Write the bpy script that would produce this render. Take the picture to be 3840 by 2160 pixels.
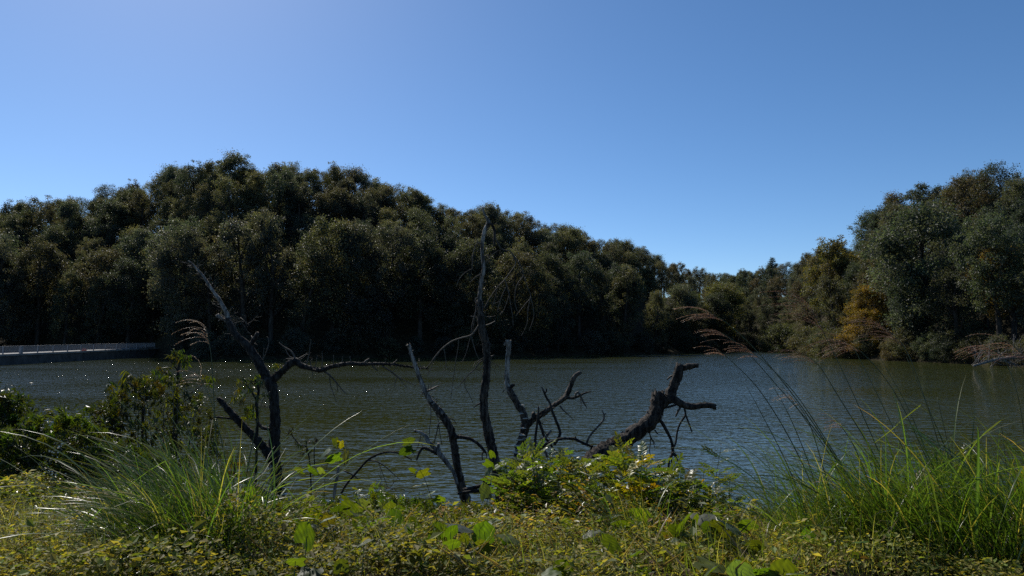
import bpy, math, random
import numpy as np
from math import radians as R
from mathutils import Vector, Matrix

for o in list(bpy.data.objects):
    bpy.data.objects.remove(o)
scene = bpy.context.scene
COL = scene.collection

# ------------------------------------------------------------------ camera
EYE = 3.0                       # metres above the water
F = 2560.0                      # focal length in photo pixels (3840 wide)
HORIZON = 1272.0
PITCH = math.atan((HORIZON - 1080.0) / F)
cd = bpy.data.cameras.new('camera')
cam = bpy.data.objects.new('camera', cd)
COL.objects.link(cam)
cam.location = (0, 0, EYE)
cam.rotation_euler = (math.pi / 2 + PITCH, 0, 0)
cd.sensor_width = 36.0
cd.lens = 36.0 * F / 3840.0
cd.clip_start = 0.05
cd.clip_end = 6000
scene.camera = cam

# ------------------------------------------------------------------ sky and sun
SUN_AZ, SUN_EL = -31.0, 43.0    # degrees from +Y towards +X, above the horizon
w = bpy.data.worlds.new('World')
scene.world = w
w.use_nodes = True
nt = w.node_tree
nt.nodes.clear()
sky = nt.nodes.new('ShaderNodeTexSky')
sky.sky_type = 'NISHITA'
sky.sun_disc = False
sky.sun_elevation = R(SUN_EL)
sky.sun_rotation = R(SUN_AZ)
sky.altitude = 2600
sky.air_density = 1.0
sky.dust_density = 2.1
sky.ozone_density = 4.0
hs = nt.nodes.new('ShaderNodeHueSaturation')
hs.inputs['Saturation'].default_value = 1.14
hs.inputs['Hue'].default_value = 0.498
bg = nt.nodes.new('ShaderNodeBackground')
bg.inputs['Strength'].default_value = 0.122
out = nt.nodes.new('ShaderNodeOutputWorld')
nt.links.new(sky.outputs[0], hs.inputs['Color'])
nt.links.new(hs.outputs[0], bg.inputs[0])
nt.links.new(bg.outputs[0], out.inputs[0])

sd = bpy.data.lights.new('sun', 'SUN')
sd.energy = 5.0
sd.angle = R(0.53)
sd.color = (1.0, 0.95, 0.86)
sun = bpy.data.objects.new('sun', sd)
COL.objects.link(sun)
sv = Vector((math.sin(R(SUN_AZ)) * math.cos(R(SUN_EL)), math.cos(R(SUN_AZ)) * math.cos(R(SUN_EL)), math.sin(R(SUN_EL))))
sun.rotation_euler = sv.to_track_quat('Z', 'Y').to_euler()
sun.location = (-20, 30, 60)

vs = scene.view_settings
vs.view_transform = 'Standard'
vs.look = 'None'
vs.exposure = 0.0
vs.gamma = 1.0
vs.use_curve_mapping = False
scene.cycles.use_denoising = False      # keep the fine leaf texture and the sparkles on the water
scene.cycles.max_bounces = 6
scene.cycles.diffuse_bounces = 3
scene.cycles.glossy_bounces = 3
scene.cycles.transmission_bounces = 4
scene.cycles.transparent_max_bounces = 4

# ------------------------------------------------------------------ helpers
def Wp(px, py, depth):
    """the world point seen at photo pixel (px, py) at the given distance along +Y"""
    x = (px - 1920.0) / F
    y = -(py - 1080.0) / F
    c, s = math.cos(PITCH), math.sin(PITCH)
    fy = c - y * s
    fz = s + y * c
    t = depth / fy
    return Vector((x * t, depth, EYE + fz * t))

def mesh_obj(name, v, f, mat, parent=None, col=None, smooth=True, uvals=None):
    me = bpy.data.meshes.new(name)
    v = np.asarray(v, dtype=np.float32)
    if isinstance(f, np.ndarray):
        n, k = f.shape
        me.vertices.add(len(v))
        me.vertices.foreach_set('co', v.ravel())
        me.loops.add(n * k)
        me.loops.foreach_set('vertex_index', f.astype(np.int32).ravel())
        me.polygons.add(n)
        me.polygons.foreach_set('loop_start', np.arange(0, n * k, k, dtype=np.int32))
        me.polygons.foreach_set('loop_total', np.full(n, k, dtype=np.int32))
        me.update(calc_edges=True)
    else:
        me.from_pydata([tuple(map(float, p)) for p in v], [], f)
    me.polygons.foreach_set('use_smooth', np.full(len(me.polygons), smooth))
    if col is not None:
        a = me.attributes.new('col', 'FLOAT_COLOR', 'POINT')
        c = np.ones((len(v), 4), dtype=np.float32)
        c[:, :3] = col
        a.data.foreach_set('color', c.ravel())
    if uvals is not None:
        a = me.attributes.new('along', 'FLOAT', 'POINT')
        a.data.foreach_set('value', np.asarray(uvals, dtype=np.float32))
    me.materials.append(mat)
    me.update()
    o = bpy.data.objects.new(name, me)
    COL.objects.link(o)
    if parent is not None:
        o.parent = parent
    return o

def inst(name, me, parent, loc, rot=None, scale=1.0, mat3=None):
    o = bpy.data.objects.new(name, me)
    COL.objects.link(o)
    if parent is not None:
        o.parent = parent
    if mat3 is not None:
        o.matrix_local = Matrix.Translation(loc) @ mat3.to_4x4()
    else:
        o.location = loc
        o.rotation_euler = rot or (0, 0, 0)
        o.scale = (scale,) * 3 if not hasattr(scale, '__len__') else scale
    return o

def tag(o, label, cat, group=None):
    o['label'] = label
    o['category'] = cat
    if group:
        o['group'] = group
    return o

def thing(name, label, cat, loc=(0, 0, 0), group=None):
    o = bpy.data.objects.new(name, None)
    o.empty_display_size = 0.2
    COL.objects.link(o)
    o.location = loc
    return tag(o, label, cat, group)

def structure(o):
    o['kind'] = 'structure'
    return o

def stuff(o):
    o['kind'] = 'stuff'
    return o

def catmull(pts, radii, step):
    """smooth a polyline"""
    P = [Vector(p) for p in pts]
    if len(P) == 2:
        n = max(1, int((P[1] - P[0]).length / step))
        return [P[0].lerp(P[1], i / n) for i in range(n + 1)], [radii[0] + (radii[1] - radii[0]) * i / n for i in range(n + 1)]
    P = [P[0] * 2 - P[1]] + P + [P[-1] * 2 - P[-2]]
    op, orr = [], []
    for i in range(1, len(P) - 2):
        n = max(1, int((P[i + 1] - P[i]).length / step))
        for k in range(n):
            t = k / n
            a, b, c, d = P[i - 1], P[i], P[i + 1], P[i + 2]
            q = 0.5 * ((2 * b) + (c - a) * t + (2 * a - 5 * b + 4 * c - d) * t * t + (3 * b - a - 3 * c + d) * t ** 3)
            op.append(q)
            orr.append(radii[i - 1] + (radii[i] - radii[i - 1]) * t)
    op.append(P[-2].copy())
    orr.append(radii[-1])
    return op, orr

def tube(pts, radii, sides=8, rng=None, rough=0.0, step=None, jag=0.0, wob=0.0):
    """a tapered, knobbly tube: (verts, faces)"""
    if step is not None:
        pts, radii = catmull(pts, radii, step)
    n = len(pts)
    P = [Vector(p) for p in pts]
    rng = rng or random.Random(1)
    verts, faces = [], []
    prev = None
    side = [rng.uniform(-1, 1) for _ in range(sides)]
    for i in range(n):
        t = (P[min(i + 1, n - 1)] - P[max(i - 1, 0)])
        t = t.normalized() if t.length > 1e-9 else Vector((0, 0, 1))
        if prev is None:
            u = t.cross(Vector((0.3, 0.9, 0.1)))
            if u.length < 1e-3:
                u = t.cross(Vector((1, 0, 0)))
            u.normalize()
        else:
            u = (prev - t * prev.dot(t))
            u.normalize()
        prev = u
        v = t.cross(u)
        if rough:
            side = [0.86 * s + 0.5 * rng.uniform(-1, 1) for s in side]
        lump = 1.0 + (rng.uniform(-1, 1) * rough * 0.5 if rough else 0)
        off = Vector((rng.uniform(-1, 1), rng.uniform(-1, 1), rng.uniform(-1, 1))) * radii[i] * wob if (wob and 0 < i < n - 1) else Vector()
        for k in range(sides):
            a = 2 * math.pi * k / sides
            rr = radii[i] * lump * (1 + rough * side[k])
            p = P[i] + off + (u * math.cos(a) + v * math.sin(a)) * rr
            if i == n - 1 and jag:
                p += t * rng.uniform(-0.3, 1.0) * jag
            verts.append(p)
    for i in range(n - 1):
        for k in range(sides):
            a, b = i * sides + k, i * sides + (k + 1) % sides
            faces.append((a, b, b + sides, a + sides))
    c0 = len(verts)
    verts.append(P[0])
    verts.append(P[-1] - (t * radii[-1] * 0.6 if jag else Vector()))
    for k in range(sides):
        faces.append((c0, (k + 1) % sides, k))
        b = (n - 1) * sides
        faces.append((c0 + 1, b + k, b + (k + 1) % sides))
    return verts, faces

def join(parts):
    V, Fc = [], []
    for v, f in parts:
        o = len(V)
        V.extend(v)
        Fc.extend(tuple(i + o for i in q) for q in f)
    return V, Fc

def unit(a):
    return a / np.maximum(np.linalg.norm(a, axis=1, keepdims=True), 1e-9)

def leaf_cloud(pos, axis, nrm, ln, wd, fold=0.12, shape=0.45):
    """N diamond leaves, two triangles each, folded along the midrib"""
    n = len(pos)
    axis = unit(axis)
    sidev = unit(np.cross(nrm, axis))
    nn = np.cross(axis, sidev)
    ln = np.broadcast_to(np.asarray(ln, float), (n,))[:, None]
    wd = np.broadcast_to(np.asarray(wd, float), (n,))[:, None]
    V = np.empty((n, 4, 3))
    V[:, 0] = pos
    V[:, 1] = pos + axis * ln * shape + sidev * wd * 0.5 + nn * wd * fold
    V[:, 2] = pos + axis * ln - nn * ln * 0.08
    V[:, 3] = pos + axis * ln * shape - sidev * wd * 0.5 + nn * wd * fold
    b = (np.arange(n) * 4)[:, None]
    Fq = np.concatenate([b + np.array([[0, 2, 1]]), b + np.array([[0, 3, 2]])], 1).reshape(-1, 3)
    return V.reshape(-1, 3), Fq

def blade_cloud(rs, pos, head, ln, wd, lean, droop, seg=5):
    """N arching grass blades (ribbons)"""
    n = len(pos)
    h = np.stack([np.cos(head), np.sin(head), np.zeros(n)], 1)
    sidev = np.stack([-np.sin(head), np.cos(head), np.zeros(n)], 1)
    tw = rs.uniform(-0.6, 0.6, n)
    sidev = unit(sidev + np.array([0, 0, 1.0]) * tw[:, None])
    V = np.empty((n, (seg + 1) * 2, 3))
    p = pos.copy()
    ang = lean.copy()
    for i in range(seg + 1):
        t = i / seg
        wv = (wd * (1 - t ** 1.6) * (0.55 + 0.45 * min(1, t * 4)) * 0.5 + 0.0004)[:, None]
        V[:, 2 * i] = p + sidev * wv
        V[:, 2 * i + 1] = p - sidev * wv
        d = h * np.sin(ang)[:, None] + np.array([0, 0, 1.0]) * np.cos(ang)[:, None]
        p = p + d * (ln / seg)[:, None]
        ang = ang + droop / seg * (0.4 + 1.2 * t)
    b = (np.arange(n) * (seg + 1) * 2)[:, None, None]
    q = np.array([[2 * i, 2 * i + 1, 2 * i + 3, 2 * i + 2] for i in range(seg)])[None]
    return V.reshape(-1, 3), (b + q).reshape(-1, 4)

# ------------------------------------------------------------------ materials
def new_mat(name):
    m = bpy.data.materials.new(name)
    m.use_nodes = True
    n = m.node_tree
    n.nodes.clear()
    return m, n, n.nodes.new('ShaderNodeOutputMaterial')

def N(n, t, **kw):
    nd = n.nodes.new(t)
    for k, v in kw.items():
        if k in nd.inputs:
            nd.inputs[k].default_value = v
        else:
            setattr(nd, k, v)
    return nd

def leaf_mat(name, trans=0.45, tint=(1.5, 1.9, 0.6), rough=0.42, spec=0.5, use_obj=True):
    """leaf: reflects its own colour, lets yellower light through"""
    m, n, o = new_mat(name)
    at = N(n, 'ShaderNodeAttribute', attribute_name='col')
    oi = N(n, 'ShaderNodeObjectInfo')
    mul = N(n, 'ShaderNodeMix', data_type='RGBA', blend_type='MULTIPLY')
    mul.inputs[0].default_value = 1.0 if use_obj else 0.0
    n.links.new(at.outputs['Color'], mul.inputs[6])
    n.links.new(oi.outputs['Color'], mul.inputs[7])
    hsv = N(n, 'ShaderNodeHueSaturation')
    mr = N(n, 'ShaderNodeMapRange')
    mr.inputs[3].default_value = 0.8
    mr.inputs[4].default_value = 1.2
    n.links.new(oi.outputs['Random'], mr.inputs[0])
    n.links.new(mr.outputs[0], hsv.inputs['Value'])
    n.links.new(mul.outputs[2], hsv.inputs['Color'])
    p = N(n, 'ShaderNodeBsdfPrincipled', Roughness=rough)
    p.inputs['Specular IOR Level'].default_value = spec
    n.links.new(hsv.outputs[0], p.inputs['Base Color'])
    tm = N(n, 'ShaderNodeMix', data_type='RGBA', blend_type='MULTIPLY')
    tm.inputs[0].default_value = 1.0
    tm.inputs[7].default_value = (*tint, 1)
    n.links.new(hsv.outputs[0], tm.inputs[6])
    tr = N(n, 'ShaderNodeBsdfTranslucent')
    n.links.new(tm.outputs[2], tr.inputs[0])
    mx = N(n, 'ShaderNodeMixShader')
    mx.inputs[0].default_value = trans
    n.links.new(p.outputs[0], mx.inputs[1])
    n.links.new(tr.outputs[0], mx.inputs[2])
    n.links.new(mx.outputs[0], o.inputs[0])
    return m

def bark_mat(name, c1, c2, scale=14.0, bump=0.6, dist=0.02, lichen=None):
    m, n, o = new_mat(name)
    tc = N(n, 'ShaderNodeTexCoord')
    mp = N(n, 'ShaderNodeMapping')
    mp.inputs['Scale'].default_value = (1, 1, 0.22)
    n.links.new(tc.outputs['Object'], mp.inputs[0])
    no = N(n, 'ShaderNodeTexNoise', Scale=scale, Detail=8.0, Roughness=0.65)
    n.links.new(mp.outputs[0], no.inputs['Vector'])
    n2 = N(n, 'ShaderNodeTexNoise', Scale=3.0, Detail=4.0)
    n.links.new(tc.outputs['Object'], n2.inputs['Vector'])
    rp = N(n, 'ShaderNodeValToRGB')
    rp.color_ramp.elements[0].position = 0.42
    rp.color_ramp.elements[0].color = (*c1, 1)
    rp.color_ramp.elements[1].position = 0.66
    rp.color_ramp.elements[1].color = (*c2, 1)
    n.links.new(no.outputs['Fac'], rp.inputs[0])
    colr = rp.outputs[0]
    if lichen:
        r2 = N(n, 'ShaderNodeValToRGB')
        r2.color_ramp.elements[0].position = 0.56
        r2.color_ramp.elements[1].position = 0.64
        n.links.new(n2.outputs['Fac'], r2.inputs[0])
        mx = N(n, 'ShaderNodeMix', data_type='RGBA')
        n.links.new(r2.outputs[0], mx.inputs[0])
        n.links.new(colr, mx.inputs[6])
        mx.inputs[7].default_value = (*lichen, 1)
        colr = mx.outputs[2]
    p = N(n, 'ShaderNodeBsdfPrincipled', Roughness=0.8)
    p.inputs['Specular IOR Level'].default_value = 0.25
    n.links.new(colr, p.inputs['Base Color'])
    bu = N(n, 'ShaderNodeBump', Strength=bump, Distance=dist)
    n.links.new(no.outputs['Fac'], bu.inputs['Height'])
    n.links.new(bu.outputs[0], p.inputs['Normal'])
    n.links.new(p.outputs[0], o.inputs[0])
    return m

def plain_mat(name, c1, c2, scale=6.0, rough=0.8, bump=0.2, dist=0.01, detail=6.0, spec=0.3, metal=0.0):
    m, n, o = new_mat(name)
    tc = N(n, 'ShaderNodeTexCoord')
    no = N(n, 'ShaderNodeTexNoise', Scale=scale, Detail=detail, Roughness=0.6)
    n.links.new(tc.outputs['Object'], no.inputs['Vector'])
    rp = N(n, 'ShaderNodeValToRGB')
    rp.color_ramp.elements[0].position = 0.35
    rp.color_ramp.elements[0].color = (*c1, 1)
    rp.color_ramp.elements[1].position = 0.65
    rp.color_ramp.elements[1].color = (*c2, 1)
    n.links.new(no.outputs['Fac'], rp.inputs[0])
    p = N(n, 'ShaderNodeBsdfPrincipled', Roughness=rough, Metallic=metal)
    p.inputs['Specular IOR Level'].default_value = spec
    n.links.new(rp.outputs[0], p.inputs['Base Color'])
    bu = N(n, 'ShaderNodeBump', Strength=bump, Distance=dist)
    n.links.new(no.outputs['Fac'], bu.inputs['Height'])
    n.links.new(bu.outputs[0], p.inputs['Normal'])
    n.links.new(p.outputs[0], o.inputs[0])
    return m

def water_mat():
    m, n, o = new_mat('lake_water')
    geo = N(n, 'ShaderNodeNewGeometry')
    def height(offset):
        ad = N(n, 'ShaderNodeVectorMath', operation='ADD')
        n.links.new(geo.outputs['Position'], ad.inputs[0])
        ad.inputs[1].default_value = (*offset, 0)
        tot = None
        for sc, rot, amp, det in (((1.1, 2.1, 1), 14, 1.25, 2.0), ((4.6, 8.0, 1), -7, 0.32, 2.0)):
            mp = N(n, 'ShaderNodeMapping')
            mp.inputs['Rotation'].default_value = (0, 0, R(rot))
            mp.inputs['Scale'].default_value = sc
            n.links.new(ad.outputs[0], mp.inputs[0])
            no = N(n, 'ShaderNodeTexNoise', Scale=1.0, Detail=det, Roughness=0.5)
            no.noise_dimensions = '2D'
            n.links.new(mp.outputs[0], no.inputs['Vector'])
            mu = N(n, 'ShaderNodeMath', operation='MULTIPLY')
            mu.inputs[1].default_value = amp
            n.links.new(no.outputs['Fac'], mu.inputs[0])
            if tot is None:
                tot = mu.outputs[0]
            else:
                a2 = N(n, 'ShaderNodeMath', operation='ADD')
                n.links.new(tot, a2.inputs[0])
                n.links.new(mu.outputs[0], a2.inputs[1])
                tot = a2.outputs[0]
        # sparse steep cat's-paw ripples: they throw the sparkles
        mp = N(n, 'ShaderNodeMapping')
        mp.inputs['Scale'].default_value = (5.0, 8.0, 1)
        n.links.new(ad.outputs[0], mp.inputs[0])
        no = N(n, 'ShaderNodeTexNoise', Scale=1.0, Detail=0.0)
        no.noise_dimensions = '2D'
        n.links.new(mp.outputs[0], no.inputs['Vector'])
        mr = N(n, 'ShaderNodeMapRange')
        mr.inputs[1].default_value = 0.60
        mr.inputs[2].default_value = 0.90
        mr.inputs[3].default_value = 0.0
        mr.inputs[4].default_value = 0.32
        n.links.new(no.outputs['Fac'], mr.inputs[0])
        a2 = N(n, 'ShaderNodeMath', operation='ADD')
        n.links.new(tot, a2.inputs[0])
        n.links.new(mr.outputs[0], a2.inputs[1])
        return a2.outputs[0]
    E = 0.012
    h0, hx, hy = height((0, 0)), height((E, 0)), height((0, E))
    # gusts: patches of rougher and smoother water
    gm = N(n, 'ShaderNodeMapping')
    gm.inputs['Scale'].default_value = (0.035, 0.09, 1)
    gm.inputs['Rotation'].default_value = (0, 0, R(12))
    n.links.new(geo.outputs['Position'], gm.inputs[0])
    gn = N(n, 'ShaderNodeTexNoise', Scale=1.0, Detail=3.0)
    gn.noise_dimensions = '2D'
    n.links.new(gm.outputs[0], gn.inputs['Vector'])
    gr = N(n, 'ShaderNodeMapRange')
    gr.inputs[1].default_value = 0.3
    gr.inputs[2].default_value = 0.7
    gr.inputs[3].default_value = WAVE * 0.4
    gr.inputs[4].default_value = WAVE * 1.35
    n.links.new(gn.outputs['Fac'], gr.inputs[0])
    # the near bank shelters the water: little wind close to it, more further out
    sx = N(n, 'ShaderNodeSeparateXYZ')
    n.links.new(geo.outputs['Position'], sx.inputs[0])
    fe = N(n, 'ShaderNodeMapRange')
    fe.inputs[1].default_value = 8.0
    fe.inputs[2].default_value = 80.0
    fe.inputs[3].default_value = 0.45
    fe.inputs[4].default_value = 1.55
    n.links.new(sx.outputs['Y'], fe.inputs[0])
    wv = N(n, 'ShaderNodeMath', operation='MULTIPLY')
    n.links.new(gr.outputs[0], wv.inputs[0])
    n.links.new(fe.outputs[0], wv.inputs[1])
    def slope(h):
        s = N(n, 'ShaderNodeMath', operation='SUBTRACT')
        n.links.new(h0, s.inputs[0])
        n.links.new(h, s.inputs[1])
        mu = N(n, 'ShaderNodeMath', operation='MULTIPLY')
        n.links.new(s.outputs[0], mu.inputs[0])
        n.links.new(wv.outputs[0], mu.inputs[1])
        dv = N(n, 'ShaderNodeMath', operation='DIVIDE')
        n.links.new(mu.outputs[0], dv.inputs[0])
        dv.inputs[1].default_value = E
        return dv.outputs[0]
    cb = N(n, 'ShaderNodeCombineXYZ')
    n.links.new(slope(hx), cb.inputs[0])
    n.links.new(slope(hy), cb.inputs[1])
    cb.inputs[2].default_value = 1.0
    nm = N(n, 'ShaderNodeVectorMath', operation='NORMALIZE')
    n.links.new(cb.outputs[0], nm.inputs[0])
    p = N(n, 'ShaderNodeBsdfPrincipled', Roughness=0.02, IOR=1.333)
    p.inputs['Base Color'].default_value = (0.036, 0.042, 0.012, 1)
    n.links.new(nm.outputs[0], p.inputs['Normal'])
    n.links.new(p.outputs[0], o.inputs[0])
    return m

WAVE = 0.068
M = {}
M['tree_leaf'] = leaf_mat('tree_leaf', 0.45, (2.0, 1.95, 1.05), 0.52, 0.42)
M['weed_leaf'] = leaf_mat('weed_leaf', 0.46, (1.75, 1.75, 0.4), 0.38, 0.5)
M['cover_leaf'] = leaf_mat('cover_leaf', 0.45, (1.7, 1.6, 0.4), 0.6, 0.2)
M['broad_leaf'] = leaf_mat('broad_leaf', 0.48, (1.9, 1.9, 0.25), 0.52, 0.3)
M['grass_blade'] = leaf_mat('grass_blade', 0.45, (1.7, 1.9, 0.45), 0.32, 0.42)
M['fine_blade'] = leaf_mat('fine_blade', 0.52, (1.9, 2.1, 0.4), 0.45, 0.22)
M['plume'] = leaf_mat('plume', 0.5, (1.3, 1.1, 0.9), 0.35, 0.5)
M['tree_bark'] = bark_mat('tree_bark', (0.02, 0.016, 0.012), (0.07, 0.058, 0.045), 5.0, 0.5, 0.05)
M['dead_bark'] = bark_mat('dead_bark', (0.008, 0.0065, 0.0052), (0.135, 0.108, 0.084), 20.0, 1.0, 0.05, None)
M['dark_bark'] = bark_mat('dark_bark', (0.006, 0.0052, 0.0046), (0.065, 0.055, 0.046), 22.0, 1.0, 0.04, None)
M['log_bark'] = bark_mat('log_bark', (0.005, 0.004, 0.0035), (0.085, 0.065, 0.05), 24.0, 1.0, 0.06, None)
M['grey_wood'] = bark_mat('grey_wood', (0.05, 0.042, 0.035), (0.40, 0.36, 0.31), 18.0, 0.7, 0.015)
M['twig'] = plain_mat('twig', (0.03, 0.025, 0.02), (0.12, 0.10, 0.08), 20, 0.75, 0.2)
M['stem'] = leaf_mat('stem', 0.1, (1.3, 1.4, 0.5), 0.45, 0.4)
M['soil'] = plain_mat('soil', (0.016, 0.013, 0.008), (0.050, 0.042, 0.022), 1.6, 0.95, 0.6, 0.05, 9.0, 0.1)
M['fungus'] = plain_mat('fungus', (0.20, 0.17, 0.13), (0.48, 0.43, 0.35), 30, 0.85, 0.3, 0.004)
M['concrete'] = plain_mat('concrete', (0.16, 0.155, 0.15), (0.30, 0.29, 0.275), 1.2, 0.85, 0.3, 0.01)
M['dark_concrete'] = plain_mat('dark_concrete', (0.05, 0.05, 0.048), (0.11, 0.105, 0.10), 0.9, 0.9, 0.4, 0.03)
M['rail_paint'] = plain_mat('rail_paint', (0.22, 0.21, 0.22), (0.34, 0.32, 0.32), 4.0, 0.45, 0.05, 0.002, 6.0, 0.5)
M['red_paint'] = plain_mat('red_paint', (0.45, 0.03, 0.02), (0.55, 0.05, 0.03), 4.0, 0.5, 0.05, 0.002)
M['rock'] = plain_mat('rock', (0.13, 0.10, 0.07), (0.30, 0.235, 0.165), 9.0, 0.9, 0.8, 0.03)
M['water'] = water_mat()

# ------------------------------------------------------------------ terrain
def A(px):
    return math.atan((px - 1920.0) / F)

# the far shore: photo column -> distance along +Y
SHORE = [(-2600, 42), (-1500, 62), (-600, 112), (0, 122), (560, 121), (640, 112), (740, 104), (1000, 103), (1900, 119), (2300, 132), (2600, 152), (2760, 172), (2960, 176),
         (3020, 140), (3080, 118), (3300, 97), (3600, 84), (3840, 74), (4400, 60), (5600, 44)]
# how far behind the shore the ridge stands
RIDGE = [(-600, 50), (0, 48), (900, 46), (1800, 44), (2400, 46), (2560, 70), (2700, 105), (2950, 95), (3080, 60), (3300, 42), (3840, 44), (5000, 44)]
# the treetop line against the sky: photo column -> photo row
SKYLINE = [(-1500, 900), (-600, 800), (0, 775), (60, 745), (130, 775), (180, 745), (280, 735), (400, 695), (500, 680), (600, 640), (700, 622), (800, 605),
           (890, 580), (950, 622), (1050, 598), (1150, 608), (1300, 622), (1400, 658), (1500, 692), (1600, 727), (1700, 775), (1800, 772), (1900, 780), (2000, 812),
           (2100, 850), (2250, 880), (2400, 922), (2480, 972), (2550, 1015), (2620, 1030), (2750, 1022), (2850, 1002), (3000, 980), (3100, 945), (3200, 915), (3290, 840),
           (3350, 760), (3400, 698), (3500, 692), (3560, 662), (3700, 628), (3840, 640), (4400, 640), (5600, 800)]
TREE_H = [(-600, 14), (0, 14), (1000, 15), (2000, 13.5), (2500, 11), (2750, 11), (3000, 11), (3300, 12), (3700, 13.5), (5000, 13)]

def tab(T, px):
    return float(np.interp(px, [t[0] for t in T], [t[1] for t in T]))

def skyline_z(px, depth):
    return EYE + (HORIZON - tab(SKYLINE, px)) / F * depth

def ridge_ground(px):
    d = tab(SHORE, px) + tab(RIDGE, px)
    return max(1.5, skyline_z(px, d) - tab(TREE_H, px))

PXS = np.linspace(-2600, 5600, 165)
G_T = np.array([ridge_ground(p) for p in PXS])
G_T = np.convolve(np.pad(G_T, 3, mode='edge'), np.ones(7) / 7, 'valid')
A_T = np.arctan((PXS - 1920.0) / F)
S_T = np.array([tab(SHORE, p) for p in PXS])
W_T = np.array([tab(RIDGE, p) for p in PXS])

def shore_y(x):
    return 9.5 + 0.45 * np.sin(0.9 * x + 1.0) + 0.25 * np.sin(2.3 * x) + np.maximum(0, -x - 3.0) * 0.5

def smooth(t):
    t = np.clip(t, 0, 1)
    return t * t * (3 - 2 * t)

def far_z(x, y):
    a = np.arctan2(x, y)
    al = np.clip(a, A_T[0], A_T[-1])
    ca = np.maximum(np.cos(al), 0.3)
    s = np.interp(al, A_T, S_T) / ca
    wd = np.interp(al, A_T, W_T) / ca
    g = np.interp(al, A_T, G_T)
    r = np.hypot(x, y)
    dd = r - s
    up = 0.25 * smooth(dd / 2.0) + g * (0.55 * smooth(dd / wd) + 0.45 * np.clip(dd / wd, 0, 1))
    back = 1 - 0.35 * smooth((dd - wd) / 500.0)
    return np.where(dd < 0, np.maximum(-1.8, dd * 0.12 - 0.02), up * back)

def bank_z(x, y):
    ys = shore_y(x)
    t = np.clip((ys - y) / (ys - 3.6), 0, 1)
    z = 1.55 * t ** 0.55
    z = z + 0.05 * np.sin(2.1 * x + 0.7 * y) * t + 0.04 * np.sin(4.3 * x - 3.1 * y) * t
    return np.where(y > ys, np.maximum(-1.8, -(y - ys) * 0.3), z)

def ground_z(x, y):
    return np.maximum(bank_z(x, y), far_z(x, y))

def gz(x, y):
    return float(ground_z(np.array([x], float), np.array([y], float))[0])

def build_ground():
    rr = np.concatenate([np.linspace(0.0, 16, 65), np.geomspace(16.5, 60, 30)[0:], np.linspace(62, 320, 100), np.geomspace(330, 1000, 16)])
    aa = np.concatenate([np.linspace(-math.pi, -1.15, 30, endpoint=False), np.linspace(-1.15, 1.15, 190, endpoint=False), np.linspace(1.15, math.pi, 30, endpoint=False)])
    nr, na = len(rr), len(aa)
    RR, AA = np.meshgrid(rr, aa, indexing='ij')
    X, Y = RR * np.sin(AA), RR * np.cos(AA)
    Z = ground_z(X, Y)
    far = RR > 55
    Z = Z + np.where(far & (Z > 0.3), 0.35 * np.sin(0.31 * X + 0.5) * np.sin(0.27 * Y), 0)
    V = np.stack([X, Y, Z], -1).reshape(-1, 3)
    i, j = np.meshgrid(np.arange(nr - 1), np.arange(na), indexing='ij')
    j2 = (j + 1) % na
    Fq = np.stack([i * na + j, (i + 1) * na + j, (i + 1) * na + j2, i * na + j2], -1).reshape(-1, 4)
    return structure(mesh_obj('ground', V, Fq[:, ::-1].copy(), M['soil']))

build_ground()

def build_water():
    x0, x1, y0, y1 = -260.0, 200.0, 2.0, 330.0
    xs = np.linspace(x0, x1, 47)
    ys = np.linspace(y0, y1, 34)
    X, Y = np.meshgrid(xs, ys, indexing='ij')
    V = np.stack([X, Y, np.zeros_like(X)], -1).reshape(-1, 3)
    n, k = len(xs), len(ys)
    i, j = np.meshgrid(np.arange(n - 1), np.arange(k - 1), indexing='ij')
    Fq = np.stack([i * k + j, (i + 1) * k + j, (i + 1) * k + j + 1, i * k + j + 1], -1).reshape(-1, 4)
    return structure(mesh_obj('water', V, Fq, M['water']))

build_water()

# ------------------------------------------------------------------ the wood on the far shore
def sphere_dirs(rs, n):
    return unit(rs.normal(size=(n, 3)))

LEAF_COLS = np.array([(0.044, 0.050, 0.035), (0.053, 0.056, 0.040), (0.040, 0.046, 0.035), (0.065, 0.065, 0.045), (0.054, 0.053, 0.042)])

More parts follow.
